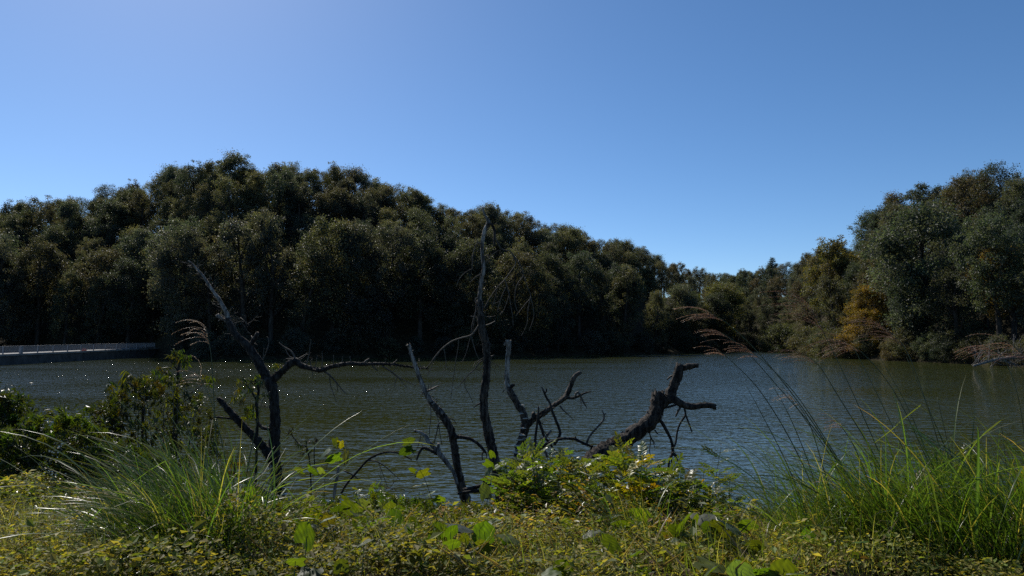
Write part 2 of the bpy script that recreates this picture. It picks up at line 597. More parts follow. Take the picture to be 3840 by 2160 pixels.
def make_tree_meshes(seed, H=14.0, Rad=3.6, base=0.34, nclump=34, per=260, size=0.28, openness=0.0, lean=0.0, conifer=False, pk=1.0, ex=0.7):
    rng, rs = random.Random(seed), np.random.RandomState(seed)
    trunk = []
    top = Vector((lean * 1.6, rng.uniform(-0.5, 0.5), H * 0.86))
    r0 = 0.02 * H * rng.uniform(0.85, 1.15)
    sp = [Vector((0, 0, -0.6)), Vector((rng.uniform(-0.2, 0.2), rng.uniform(-0.2, 0.2), H * 0.3)), Vector((lean * 0.7 + rng.uniform(-0.4, 0.4), rng.uniform(-0.3, 0.3), H * 0.6)), top]
    trunk.append(tube(sp, [r0 * 1.25, r0, r0 * 0.6, r0 * 0.15], 7, rng, 0.08, 0.9))
    pts, _ = catmull(sp, [1] * 4, 0.3)
    def on_trunk(z):
        return min(pts, key=lambda q: abs(q.z - z))
    cl = []
    for k in range(nclump):
        f = (k + rng.random()) / nclump
        z = H * (base + (0.97 - base) * f)
        if conifer:
            prof = (1 - f) ** 0.9 + 0.05
        else:
            prof = math.sin(math.pi * min(1, (0.16 + 0.78 * f ** pk))) ** ex
        rad = Rad * prof * math.sqrt(rng.uniform(0.12, 1.0))
        an = rng.uniform(0, 2 * math.pi)
        c = on_trunk(min(z, H * 0.84)).copy()
        c.z = z
        c += Vector((math.cos(an) * rad, math.sin(an) * rad, 0))
        cr = rng.choice([0.45, 0.6, 0.7, 0.85, 1.05]) * rng.uniform(0.85, 1.2) * (Rad / 3.8) * (0.75 if conifer else 1.0)
        cl.append((c, cr))
        if rng.random() < 0.4:
            s = on_trunk(max(H * base * 0.75, z - rad * 0.9 - rng.uniform(0.3, 1.5)))
            mid = s.lerp(c, 0.55) + Vector((0, 0, -0.15 * rad))
            rb = r0 * rng.uniform(0.16, 0.34)
            trunk.append(tube([s, mid, c], [rb, rb * 0.65, rb * 0.2], 5, rng, 0, 0.8))
    if not conifer:
        for k in range(16):              # shoots that break the outline
            f = rng.uniform(0.45, 1.0)
            an = rng.uniform(0, 2 * math.pi)
            rad = Rad * (math.sin(math.pi * min(1, (0.16 + 0.78 * f))) ** 0.7) * rng.uniform(0.95, 1.15)
            c = on_trunk(H * 0.8).copy()
            c.z = H * (base + (1.0 - base) * f) + rng.uniform(0.1, 0.5)
            cl.append((c + Vector((math.cos(an) * rad, math.sin(an) * rad, 0)), rng.uniform(0.3, 0.5)))
    P, D, Nn, Ln, Cc = [], [], [], [], []
    for c, cr in cl:
        n = int(1.7 * per * cr * cr * rng.uniform(0.7, 1.25) * (1 - openness))
        d = sphere_dirs(rs, n)
        d[:, 2] *= 0.8
        rad = cr * rs.uniform(0.0, 1.0, n) ** 0.5 * (1 + 1.1 * rs.uniform(0, 1, n) ** 4)
        # small twigs that poke out of the clump
        P.append(np.array(c) + d * rad[:, None])
        D.append(unit(d + rs.normal(size=(n, 3)) * 0.8 + np.array([0, 0, -0.35])))
        Nn.append(unit(d * 0.3 + np.array([0, 0, 0.45]) + rs.normal(size=(n, 3)) * 0.8))
        Ln.append(0.78 * size * rs.uniform(0.55, 1.35, n))
        base_c = LEAF_COLS[rs.randint(len(LEAF_COLS))] * rs.uniform(0.8, 1.2)
        Cc.append(base_c[None] * rs.uniform(0.75, 1.3, (n, 1)) * rs.uniform(0.92, 1.08, (n, 3)))
    P, D, Nn, Ln, Cc = map(np.concatenate, (P, D, Nn, Ln, Cc))
    V, Fq = leaf_cloud(P, D, Nn, Ln, Ln * 0.62)
    tv, tf = join(trunk)
    t = mesh_obj('trunk', tv, tf, M['tree_bark'])
    c = mesh_obj('crown', V, Fq, M['tree_leaf'], col=np.repeat(Cc, 4, 0), smooth=False)
    res = (t.data, c.data)
    bpy.data.objects.remove(t)
    bpy.data.objects.remove(c)
    return res

BROAD = [make_tree_meshes(11, 14, 3.9, 0.28, 84, 260), make_tree_meshes(12, 14, 2.9, 0.30, 70, 290, lean=0.5, pk=0.8), make_tree_meshes(13, 14, 4.3, 0.14, 104, 240, pk=1.5),
         make_tree_meshes(14, 14, 3.6, 0.36, 74, 270, lean=-0.6, pk=1.7, ex=0.55), make_tree_meshes(15, 14, 3.9, 0.12, 100, 250, lean=0.3, pk=0.75), make_tree_meshes(16, 14, 2.7, 0.16, 80, 300, lean=-0.4),
         make_tree_meshes(17, 14, 3.3, 0.10, 76, 240, lean=0.9, pk=1.3), make_tree_meshes(18, 14, 3.1, 0.12, 72, 260, lean=-0.9, pk=0.9, ex=0.5)]
AIRY = [make_tree_meshes(21, 14, 3.4, 0.20, 84, 150, 0.24), make_tree_meshes(22, 14, 3.1, 0.24, 74, 150, 0.24, lean=-0.7)]
CONIFER = make_tree_meshes(31, 14, 2.6, 0.18, 80, 330, 0.22, conifer=True)
SKIRT = [make_tree_meshes(41, 5.0, 2.9, 0.02, 60, 300, 0.24), make_tree_meshes(42, 5.0, 3.3, 0.0, 64, 300, 0.24, lean=0.8)]

rng = random.Random(5)

def plant_tree(meshes, x, y, h, label, group, tint, name='broadleaf_tree', cat='tree', wide=1.0, proto_h=14.0):
    z = gz(x, y)
    o = thing(name, label, cat, (x, y, z), group)
    s = h / proto_h
    o.rotation_euler = (rng.uniform(-0.04, 0.04), rng.uniform(-0.04, 0.04), rng.uniform(0, 6.28))
    o.scale = (s * wide, s * wide, s)
    inst('trunk', meshes[0], o, (0, 0, 0))
    c = inst('crown', meshes[1], o, (0, 0, 0))
    c.color = (*tint, 1)
    return o

def tree_zone(px, f):
    """words for a place in the wood"""
    if px < 640:
        side = 'behind the footbridge'
    elif px < 1000:
        side = 'behind the forked dead tree'
    elif px < 1500:
        side = 'between the forked and leaning dead trees'
    elif px < 1950:
        side = 'behind the tall dead trunk'
    elif px < 2570:
        side = 'at the low end of the long hill'
    elif px < 3040:
        side = 'at the head of the inlet'
    else:
        side = 'on the steep hill right of the inlet'
    row = 'skyline' if f > 0.9 else ('upper slope' if f > 0.5 else ('lower slope' if f > 0.15 else 'shoreline'))
    return row, side

def tints(px):
    g = rng.uniform(0.85, 1.15)
    if px < 2500:
        w, t = rng.choice([('green', (1.0, 1.05, 0.9)), ('brownish', (1.2, 1.08, 0.92)), ('bluish green', (0.85, 0.98, 1.0)), ('pale olive', (1.35, 1.3, 1.0)), ('grey-green', (1.1, 1.1, 1.15))])
    elif px < 3040:
        w, t = rng.choice([('brownish', (1.2, 1.1, 0.9)), ('green', (0.95, 1.08, 0.9)), ('grey-green', (1.0, 1.05, 1.0)), ('rusty', (1.35, 1.05, 0.85))])
    else:
        w, t = rng.choice([('green', (1.1, 1.15, 0.9)), ('bluish green', (0.8, 1.0, 1.0)), ('dark green', (0.75, 0.9, 0.85)), ('mid green', (0.9, 1.05, 0.9)), ('olive', (1.15, 1.1, 0.8)), ('rusty', (1.45, 1.15, 0.8))])
    return w, tuple(c * g for c in t)

KIND_WORDS = {0: ('dense', BROAD), 1: ('thin-crowned', AIRY)}

def forest():
    spots = []
    def try_spot(px, f, gap):
        depth = tab(SHORE, px) + tab(RIDGE, px) * f
        x = (px - 1920) / F * depth
        if all((x - a) ** 2 + (depth - b) ** 2 > gap * gap for a, b, _, _ in spots):
            spots.append((x, depth, px, f))
            return True
    X0, X1 = -150.0, 3990.0
    px = X0
    while px < X1:                                     # the skyline row
        try_spot(px, rng.uniform(0.95, 1.05), 2.4)
        px += 3.5 * F / (tab(SHORE, px) + tab(RIDGE, px)) * rng.uniform(0.8, 1.2)
    px = X0
    while px < X1:                                     # two rows just below it close the canopy
        try_spot(px, rng.uniform(0.80, 0.88), 2.4)
        px += 4.3 * F / (tab(SHORE, px) + tab(RIDGE, px)) * rng.uniform(0.8, 1.2)
    px = X0
    while px < X1:
        try_spot(px, rng.uniform(0.62, 0.72), 2.4)
        px += 4.8 * F / (tab(SHORE, px) + tab(RIDGE, px)) * rng.uniform(0.8, 1.2)
    px = X0
    while px < X1:                                     # the edge of the wood along the shore
        try_spot(px, rng.uniform(0.03, 0.12), 2.4)
        px += 5.0 * F / tab(SHORE, px) * rng.uniform(0.75, 1.25)
    px = X0
    while px < X1:                                     # behind the skyline
        try_spot(px, rng.uniform(1.12, 1.2), 2.4)
        px += 9.0 * F / (tab(SHORE, px) + tab(RIDGE, px)) * rng.uniform(0.8, 1.2)
    n = 0
    while n < 6000 and len(spots) < 335:               # and the slope between, scattered
        n += 1
        try_spot(rng.uniform(X0, X1), rng.uniform(0.14, 0.6), 5.0)
    for x, depth, px, f in spots:
        g = gz(x, depth)
        h = tab(TREE_H, px) * rng.uniform(0.78, 1.16) * (1.25 if f < 0.25 and px < 2570 else (1.1 if f < 0.3 else 1.0))
        if f > 0.9:
            h = min(19, max(7.0, skyline_z(px, depth) - g + rng.choice([-1.5, -0.9, -0.4, 0.0, 0.2, 0.6])))
        kind = 1 if rng.random() < (0.35 if f > 0.9 else 0.14) else 0
        words, pool = KIND_WORDS[kind]
        if kind == 0 and (f > 0.5 or 2500 < px < 3060):
            pool = [BROAD[2], BROAD[4], BROAD[5], BROAD[6], BROAD[7]]
        row, side = tree_zone(px, f)
        cw, tint = tints(px)
        size = 'tall' if h > tab(TREE_H, px) else 'shorter'
        lab = '%s %s %s broadleaf %s tree %s' % (size, words, cw, row, side)
        plant_tree(rng.choice(pool), x, depth, h, lab, 'woodland trees ' + side, tint, wide=rng.uniform(0.85, 1.15) if f > 0.5 else rng.uniform(0.8, 1.08))

forest()

def shore_bushes():
    px = -300.0
    while px < 4100:
        s = tab(SHORE, px)
        depth = s + rng.uniform(0.3, 2.2)
        x = (px - 1920) / F * depth
        if not (-100 < px < 600):
            h = rng.uniform(2.0, 4.0)
            row, side = tree_zone(px, 0)
            cw, tint = tints(px)
            size = 'tall' if h > 3.0 else 'low'
            plant_tree(rng.choice(SKIRT), x, depth, h, '%s %s bush hanging over the water %s' % (size, cw, side), 'waterside bushes ' + side, tint, 'waterside_bush', 'bush', rng.uniform(0.9, 1.25), 5.0)
        px += (4.6 if px < 2570 else 3.0) * F / depth * rng.uniform(0.8, 1.2)

shore_bushes()

def special_tree(meshes, px, ytop, ybase, depth, label, tint, name='broadleaf_tree', wide=1.0, proto_h=14.0):
    x = (px - 1920) / F * depth
    g = gz(x, depth)
    top = Wp(px, ytop, depth).z
    return plant_tree(meshes, x, depth, max(2.0, top - g), label, None, tint, name, 'tree' if 'bush' not in name else 'bush', wide, proto_h)

special_tree(BROAD[2], 2700, 1062, 1300, 176, 'rounded yellow-green tree catching the sun at the head of the inlet', (1.8, 1.7, 0.75), wide=1.25)
special_tree(BROAD[0], 2590, 1100, 1300, 170, 'low green tree left of the yellow-green tree at the inlet', (1.4, 1.6, 0.8), wide=1.2)
special_tree(SKIRT[0], 2930, 1225, 1300, 160, 'rounded green bush at the waterline in the inlet', (1.15, 1.25, 0.8), 'waterside_bush', 1.2, 5.0)
special_tree(BROAD[4], 3240, 1075, 1330, 104, 'golden yellow tree leaning over the corner of the inlet', (3.6, 2.3, 0.5), wide=1.1)
special_tree(BROAD[1], 3120, 900, 1330, 128, 'yellowing tree high on the slope right of the inlet', (2.0, 1.7, 0.7), wide=1.1)
special_tree(BROAD[3], 3790, 925, 1340, 80, 'rusty orange autumn tree at the right edge', (2.7, 1.8, 0.75), wide=1.0)
special_tree(BROAD[2], 3480, 780, 1340, 94, 'huge blue-green tree overhanging the water on the right shore', (0.85, 1.0, 0.95), wide=1.15)
for k_, (px_, y_, d_, w_) in enumerate(((3035, 1235, 133, 'olive waterside bush first from the left at the inlet corner'), (3075, 1250, 122, 'olive waterside bush second from the left at the inlet corner'),
                                        (3120, 1240, 114, 'olive waterside bush third from the left at the inlet corner'), (3175, 1255, 108, 'olive waterside bush below the golden yellow tree'))):
    special_tree(SKIRT[k_ % 2], px_, y_, 1330, d_, w_, (1.3, 1.2, 0.8), 'waterside_bush', 1.3, 5.0)
special_tree(CONIFER, 3070, 912, 1330, 150, 'small pointed conifer on the skyline right of the inlet', (0.6, 0.85, 0.8), 'conifer_tree', 0.9)
special_tree(CONIFER, 2905, 962, 1330, 240, 'flat-topped pine on the skyline above the inlet', (0.6, 0.8, 0.8), 'pine_tree', 1.5)
special_tree(CONIFER, 690, 930, 1330, 122, 'pointed dark conifer among the trees above the bridge', (0.7, 0.95, 0.9), 'conifer_tree', 1.2)

# ------------------------------------------------------------------ footbridge / causeway on the left
def box(x0, x1, y0, y1, z0, z1):
    v = [(x0, y0, z0), (x1, y0, z0), (x1, y1, z0), (x0, y1, z0), (x0, y0, z1), (x1, y0, z1), (x1, y1, z1), (x0, y1, z1)]
    f = [(0, 3, 2, 1), (4, 5, 6, 7), (0, 1, 5, 4), (1, 2, 6, 5), (2, 3, 7, 6), (3, 0, 4, 7)]
    return v, f

def build_bridge():
    a, b = Vector((-59.4, 80.0, 1.17)), Vector((-61.8, 118.5, 1.42))
    d = b - a
    a2 = a - d * 1.02                       # runs on out of the picture
    L = (b - a2).length
    u = d.normalized()
    ang = math.atan2(-u.x, u.y)
    br = thing('footbridge', 'low concrete footbridge crossing the lake at the left edge', 'bridge', a2)
    br.rotation_euler = (math.asin(u.z), 0, ang)
    v, f = box(-5.2, 0.25, -1, L + 1.5, -0.14, 0.0)
    mesh_obj('deck', v, f, M['concrete'], br, smooth=False)
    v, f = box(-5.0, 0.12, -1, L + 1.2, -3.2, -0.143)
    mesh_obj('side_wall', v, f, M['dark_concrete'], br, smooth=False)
    v, f = box(0.02, 0.24, -1, L + 1.4, 0.004, 0.09)
    mesh_obj('kerb', v, f, M['concrete'], br, smooth=False)
    ra = thing('railing', 'pale metal bridge railing with upright balusters and posts facing the lake', 'railing', a2)
    ra.rotation_euler = br.rotation_euler
    bay = (b - a).length / 12.0
    npost = int(L / bay)
    H = 1.02
    y_first = L - npost * bay
    v, f = box(-0.05, 0.05, y_first - 0.1, L + 0.1, H - 0.06, H)
    mesh_obj('top_rail', v, f, M['rail_paint'], ra, smooth=False)
    v, f = box(-0.025, 0.025, y_first - 0.1, L + 0.1, 0.2, 0.24)
    mesh_obj('bottom_rail', v, f, M['rail_paint'], ra, smooth=False)
    v, f = box(-0.06, 0.06, -0.05, 0.05, 0.095, H - 0.063)
    pm = mesh_obj('post', v, f, M['rail_paint'], ra, smooth=False)
    pm.location = (0.0, L, 0)
    v, f = box(-0.13, 0.13, -0.18, 0.18, 0.095, H - 0.063)
    pw = mesh_obj('post', v, f, M['rail_paint'], ra, smooth=False)
    pw['label'] = 'wide railing post'
    v, f = box(-0.012, 0.012, -0.017, 0.017, 0.243, H - 0.063)
    bm = mesh_obj('baluster', v, f, M['rail_paint'], ra, smooth=False)
    bm.location = (0, L - 0.1, 0)
    nb = 0
    for k in range(1, npost + 1):
        y = L - k * bay
        if k == 11:
            pw.location = (0, y, 0)
        else:
            inst('post', pm.data, ra, (0, y, 0))
        if nb < 285:
            for i in range(1, 22):
                inst('baluster', bm.data, ra, (0, y + bay * i / 22.0, 0))
                nb += 1
    # small red block on the deck
    p = a + d * 0.47
    v, f = box(-0.2, 0.2, -0.25, 0.25, 0.0, 0.26)
    v2, f2 = box(-0.14, 0.14, -0.17, 0.17, 0.262, 0.36)
    o = mesh_obj('marker_block', *join([(v, f), (v2, f2)]), M['red_paint'], None, smooth=False)
    o.location = p + Vector((-0.7, 0, 0.01))
    tag(o, 'small red marker block on the bridge deck behind the railing', 'marker')

build_bridge()

# ------------------------------------------------------------------ dead trees standing in the shallows
def pix(spec, depth):
    """[(px, py, radius px[, depth offset])] -> points, radii in metres"""
    P, rr = [], []
    for q in spec:
        d = depth + (q[3] if len(q) > 3 else 0.0)
        P.append(Wp(q[0], q[1], d))
        rr.append(max(0.0012, (0.9 if q[2] > 4 else 1.0) * q[2] / F * d))
    return P, rr

def limb(parent, name, spec, depth, mat, rough=0.1, sides=9, jag=0.0, step=None, seed=1, label=None, wob=0.0):
    P, rr = pix(spec, depth)
    o0 = parent.location
    big = max(rr)
    step = step or max(0.02, min(0.07, big * 0.8))
    big_one = name in ('trunk', 'branch', 'log') and big > 0.02
    if big_one:
        rough, wob, step = rough * 1.5, 0.10, min(step, max(0.022, big * 0.45))
    v, f = tube([p - o0 for p in P], rr, sides, random.Random(seed), rough, step, jag, wob)
    o = mesh_obj(name, v, f, M[mat], parent)
    if big_one and depth < 20:
        # loose flakes of bark, knots and snapped-off stubs along the limb
        g = random.Random(seed + 500)
        r2 = np.random.RandomState(seed)
        Q, qr = catmull(P, rr, 0.03)
        n = int(len(Q) * (7 if big > 0.06 else 4))
        pos, ax, nr = [], [], []
        for _ in range(n):
            i = g.randrange(len(Q) - 1)
            t = (Q[i + 1] - Q[i]).normalized()
            u = Vector((g.gauss(0, 1), g.gauss(0, 1), g.gauss(0, 1)))
            u = (u - t * u.dot(t)).normalized()
            pos.append(list(Q[i] + u * qr[i] * 0.9 - o0))
            ax.append(list(t * g.choice([-1, 1]) + u * g.uniform(0.05, 0.4)))
            nr.append(list(u))
        ln = r2.uniform(0.3, 1.0, n) * min(0.09, big * 0.9)
        fv_, ff_ = leaf_cloud(np.array(pos), np.array(ax), np.array(nr), ln, ln * r2.uniform(0.3, 0.7, n), 0.05)
        stuff(mesh_obj('bark_flakes', fv_, ff_, M[mat], o, smooth=False))
        for _ in range(max(1, int(len(Q) * 0.045)) if len(Q) > 8 else 0):
            i = g.randrange(2, len(Q) - 2)
            u = Vector((g.gauss(0, 1), g.gauss(0, 0.6), g.gauss(0, 1))).normalized()
            L = g.uniform(0.03, 0.14)
            r_ = qr[i] * g.uniform(0.12, 0.3)
            a = Q[i] - o0
            sv_, sf_ = tube([a, a + u * (qr[i] + L * 0.5), a + u * (qr[i] + L) + Vector((0, 0, g.uniform(-0.03, 0.03)))], [r_ * 1.3, r_, r_ * 0.6], 6, g, 0.2, None, 0.015)
            mesh_obj('stub', sv_, sf_, M['twig'], o)
    if label:
        o['label'] = label
    return o

def twigs(parent, host, depth, n, ln, seed, mat='twig', up=0.0, r=1.3, name='twig', spread=1.0, fork=2):
    """n small forked shoots growing from random places along a polyline given in photo pixels"""
    g = random.Random(seed)
    o0 = parent.location
    P, rr = pix([(h[0], h[1], 1.0) + tuple(h[3:4]) for h in host], depth)
    for k in range(n):
        i = g.randrange(len(P) - 1)
        s = P[i].lerp(P[i + 1], g.random())
        along = (P[i + 1] - P[i]).normalized()
        d = (Vector((g.uniform(-1, 1), g.uniform(-1, 1) * 0.8, g.uniform(-1, 1) + up)) * spread + along * 0.5).normalized()
        L = g.uniform(0.4, 1.0) * ln
        parts = []
        def grow(s, d, L, rad, lev):
            pts, q, dd = [s], s, d
            for m in range(4):
                dd = (dd + Vector((g.uniform(-1, 1), g.uniform(-1, 1), g.uniform(-1, 1) + up * 0.3)) * 0.28).normalized()
                q = q + dd * L / 4
                pts.append(q)
            parts.append(tube([p - o0 for p in pts], [rad, rad * 0.85, rad * 0.65, rad * 0.5, rad * 0.25], 5, g))
            if lev:
                for _ in range(g.randint(1, 3)):
                    m = g.randint(1, 3)
                    d2 = ((pts[m + 1] - pts[m]).normalized() + Vector((g.uniform(-1, 1), g.uniform(-1, 1), g.uniform(-1, 1))) * 0.8).normalized()
                    grow(pts[m], d2, L * g.uniform(0.35, 0.6), rad * 0.6, lev - 1)
        grow(s, d, L, r / F * depth, fork - 1)
        mesh_obj(name, *join(parts), M[mat], parent)

# --- forked tree
D1 = 14.0
ft = thing('dead_tree', 'dark forked dead tree with a long level branch, standing in the water at left', 'tree', Wp(1040, 1815, D1))
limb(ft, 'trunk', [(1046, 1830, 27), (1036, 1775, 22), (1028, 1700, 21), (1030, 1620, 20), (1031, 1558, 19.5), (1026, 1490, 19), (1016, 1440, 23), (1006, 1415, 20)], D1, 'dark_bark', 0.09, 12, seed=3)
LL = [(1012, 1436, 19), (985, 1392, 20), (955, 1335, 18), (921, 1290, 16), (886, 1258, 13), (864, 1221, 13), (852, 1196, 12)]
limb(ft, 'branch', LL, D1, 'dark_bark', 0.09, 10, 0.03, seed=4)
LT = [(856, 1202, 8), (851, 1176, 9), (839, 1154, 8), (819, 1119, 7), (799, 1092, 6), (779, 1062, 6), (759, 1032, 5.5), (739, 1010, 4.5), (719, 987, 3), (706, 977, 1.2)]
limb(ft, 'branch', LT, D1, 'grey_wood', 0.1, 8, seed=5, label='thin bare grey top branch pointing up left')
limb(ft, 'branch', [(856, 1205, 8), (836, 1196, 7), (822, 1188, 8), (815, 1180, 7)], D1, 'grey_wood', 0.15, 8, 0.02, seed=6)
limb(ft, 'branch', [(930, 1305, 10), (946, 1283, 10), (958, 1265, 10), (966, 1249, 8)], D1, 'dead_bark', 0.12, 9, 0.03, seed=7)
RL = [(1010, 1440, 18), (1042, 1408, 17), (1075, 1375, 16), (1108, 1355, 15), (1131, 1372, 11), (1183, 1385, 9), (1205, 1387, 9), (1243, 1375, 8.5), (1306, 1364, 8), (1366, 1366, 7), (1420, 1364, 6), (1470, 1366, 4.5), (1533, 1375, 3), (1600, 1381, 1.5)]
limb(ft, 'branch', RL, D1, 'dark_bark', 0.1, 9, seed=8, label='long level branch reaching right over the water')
limb(ft, 'branch', [(1028, 1745, 18), (1000, 1694, 18), (960, 1648, 17), (920, 1606, 15), (890, 1573, 14), (855, 1537, 12), (832, 1508, 11), (819, 1494, 9)], D1 - 0.2, 'dark_bark', 0.1, 10, 0.03, seed=9)
limb(ft, 'branch', [(1018, 1612, 7), (985, 1604, 8), (966, 1585, 6), (958, 1560, 4)], D1, 'dead_bark', 0.1, 7, seed=10)
limb(ft, 'branch', [(888, 1574, 5), (843, 1567, 4.5), (805, 1566, 4), (772, 1591, 2)], D1 - 0.2, 'dark_bark', 0.1, 6, seed=11)
limb(ft, 'branch', [(1019, 1800, 8), (1018, 1770, 7), (1016, 1748, 6)], D1 - 0.4, 'grey_wood', 0.1, 7, 0.02, seed=12)
for q in ([(1148, 1372, 2.5), (1158, 1330, 2), (1166, 1274, 1)], [(1206, 1380, 2), (1209, 1350, 1.6), (1208, 1322, 1)], [(1250, 1368, 1.8), (1251, 1330, 1)],
          [(1283, 1362, 1.8), (1285, 1338, 1)], [(1316, 1358, 1.8), (1312, 1336, 1)], [(1364, 1363, 4), (1374, 1352, 3.5), (1385, 1345, 2)], [(1182, 1380, 2), (1186, 1355, 1.6), (1190, 1333, 1)],
          [(1168, 1378, 2), (1163, 1358, 2), (1171, 1347, 1.2)], [(1110, 1350, 4), (1092, 1318, 3), (1064, 1300, 2.4), (1046, 1285, 1.2)], [(1108, 1350, 3), (1080, 1345, 2), (1062, 1352, 1.2)],
          [(1105, 1345, 2.5), (1085, 1336, 2), (1070, 1310, 1.2)], [(1115, 1348, 2.5), (1140, 1333, 2), (1152, 1325, 1)], [(1212, 1390, 4), (1236, 1407, 3.5), (1262, 1435, 2.5), (1285, 1464, 1.8), (1303, 1480, 1)],
          [(1236, 1410, 2.2), (1240, 1445, 1.8), (1252, 1480, 1.2), (1262, 1508, 1)], [(1262, 1435, 1.8), (1268, 1470, 1)], [(1433, 1372, 3.6), (1462, 1390, 3), (1490, 1412, 2.4), (1520, 1428, 1.6), (1560, 1446, 1)],
          [(1490, 1412, 2), (1482, 1432, 1.6), (1480, 1452, 1)], [(1494, 1414, 1.8), (1510, 1436, 1.2), (1528, 1455, 1)], [(1395, 1372, 3), (1417, 1391, 2)], [(1474, 1364, 3), (1484, 1354, 2), (1490, 1348, 1)],
          [(975, 1370, 2), (985, 1350, 2), (1002, 1310, 1.8), (1008, 1275, 1.4), (1000, 1262, 1)], [(985, 1385, 2.4), (985, 1360, 2), (990, 1306, 1.2)]):
    limb(ft, 'twig', q, D1, 'twig', 0.0, 5, seed=20)
twigs(ft, LT, D1, 22, 0.32, 31, up=0.3)
twigs(ft, RL[3:], D1, 16, 0.3, 35, up=0.3, r=1.2)
twigs(ft, LL[3:], D1, 13, 0.35, 32, up=0.2, r=1.6)
twigs(ft, [(900, 1190, 1), (940, 1230, 1), (945, 1290, 1)], D1 + 0.2, 8, 0.4, 33, up=0.4)
twigs(ft, [(940, 1540, 1), (1000, 1480, 1), (970, 1420, 1)], D1 + 0.3, 10, 0.5, 34, up=0.0)

# --- tall broken trunk in the middle
D2 = 12.2
tt = thing('dead_tree', 'tallest dead trunk, nearly upright, with drooping bare twigs near its top', 'tree', Wp(1884, 1915, D2))
TT = [(1888, 1930, 23), (1878, 1878, 21), (1864, 1768, 20), (1851, 1711, 19), (1833, 1635, 18.5), (1820, 1569, 17), (1813, 1503, 16.5), (1820, 1437, 16), (1826, 1370, 15), (1824, 1304, 15), (1808, 1234, 14.5), (1802, 1177, 13), (1797, 1124, 11)]
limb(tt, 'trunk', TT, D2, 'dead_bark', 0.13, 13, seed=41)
TU = [(1796, 1140, 9), (1800, 1090, 8), (1806, 1050, 8), (1814, 1003, 7.5), (1808, 950, 7), (1810, 904, 8), (1818, 866, 9), (1831, 834, 8), (1822, 813, 5.5), (1814, 795, 4.5), (1809, 777, 3.5)]
limb(tt, 'trunk', TU, D2, 'grey_wood', 0.1, 9, 0.02, seed=42, label='bleached barkless upper trunk')
limb(tt, 'branch', [(1830, 838, 6), (1844, 842, 6), (1855, 865, 5.5), (1853, 900, 4.5), (1852, 925, 2)], D2 - 0.05, 'dark_bark', 0.1, 8, seed=43)
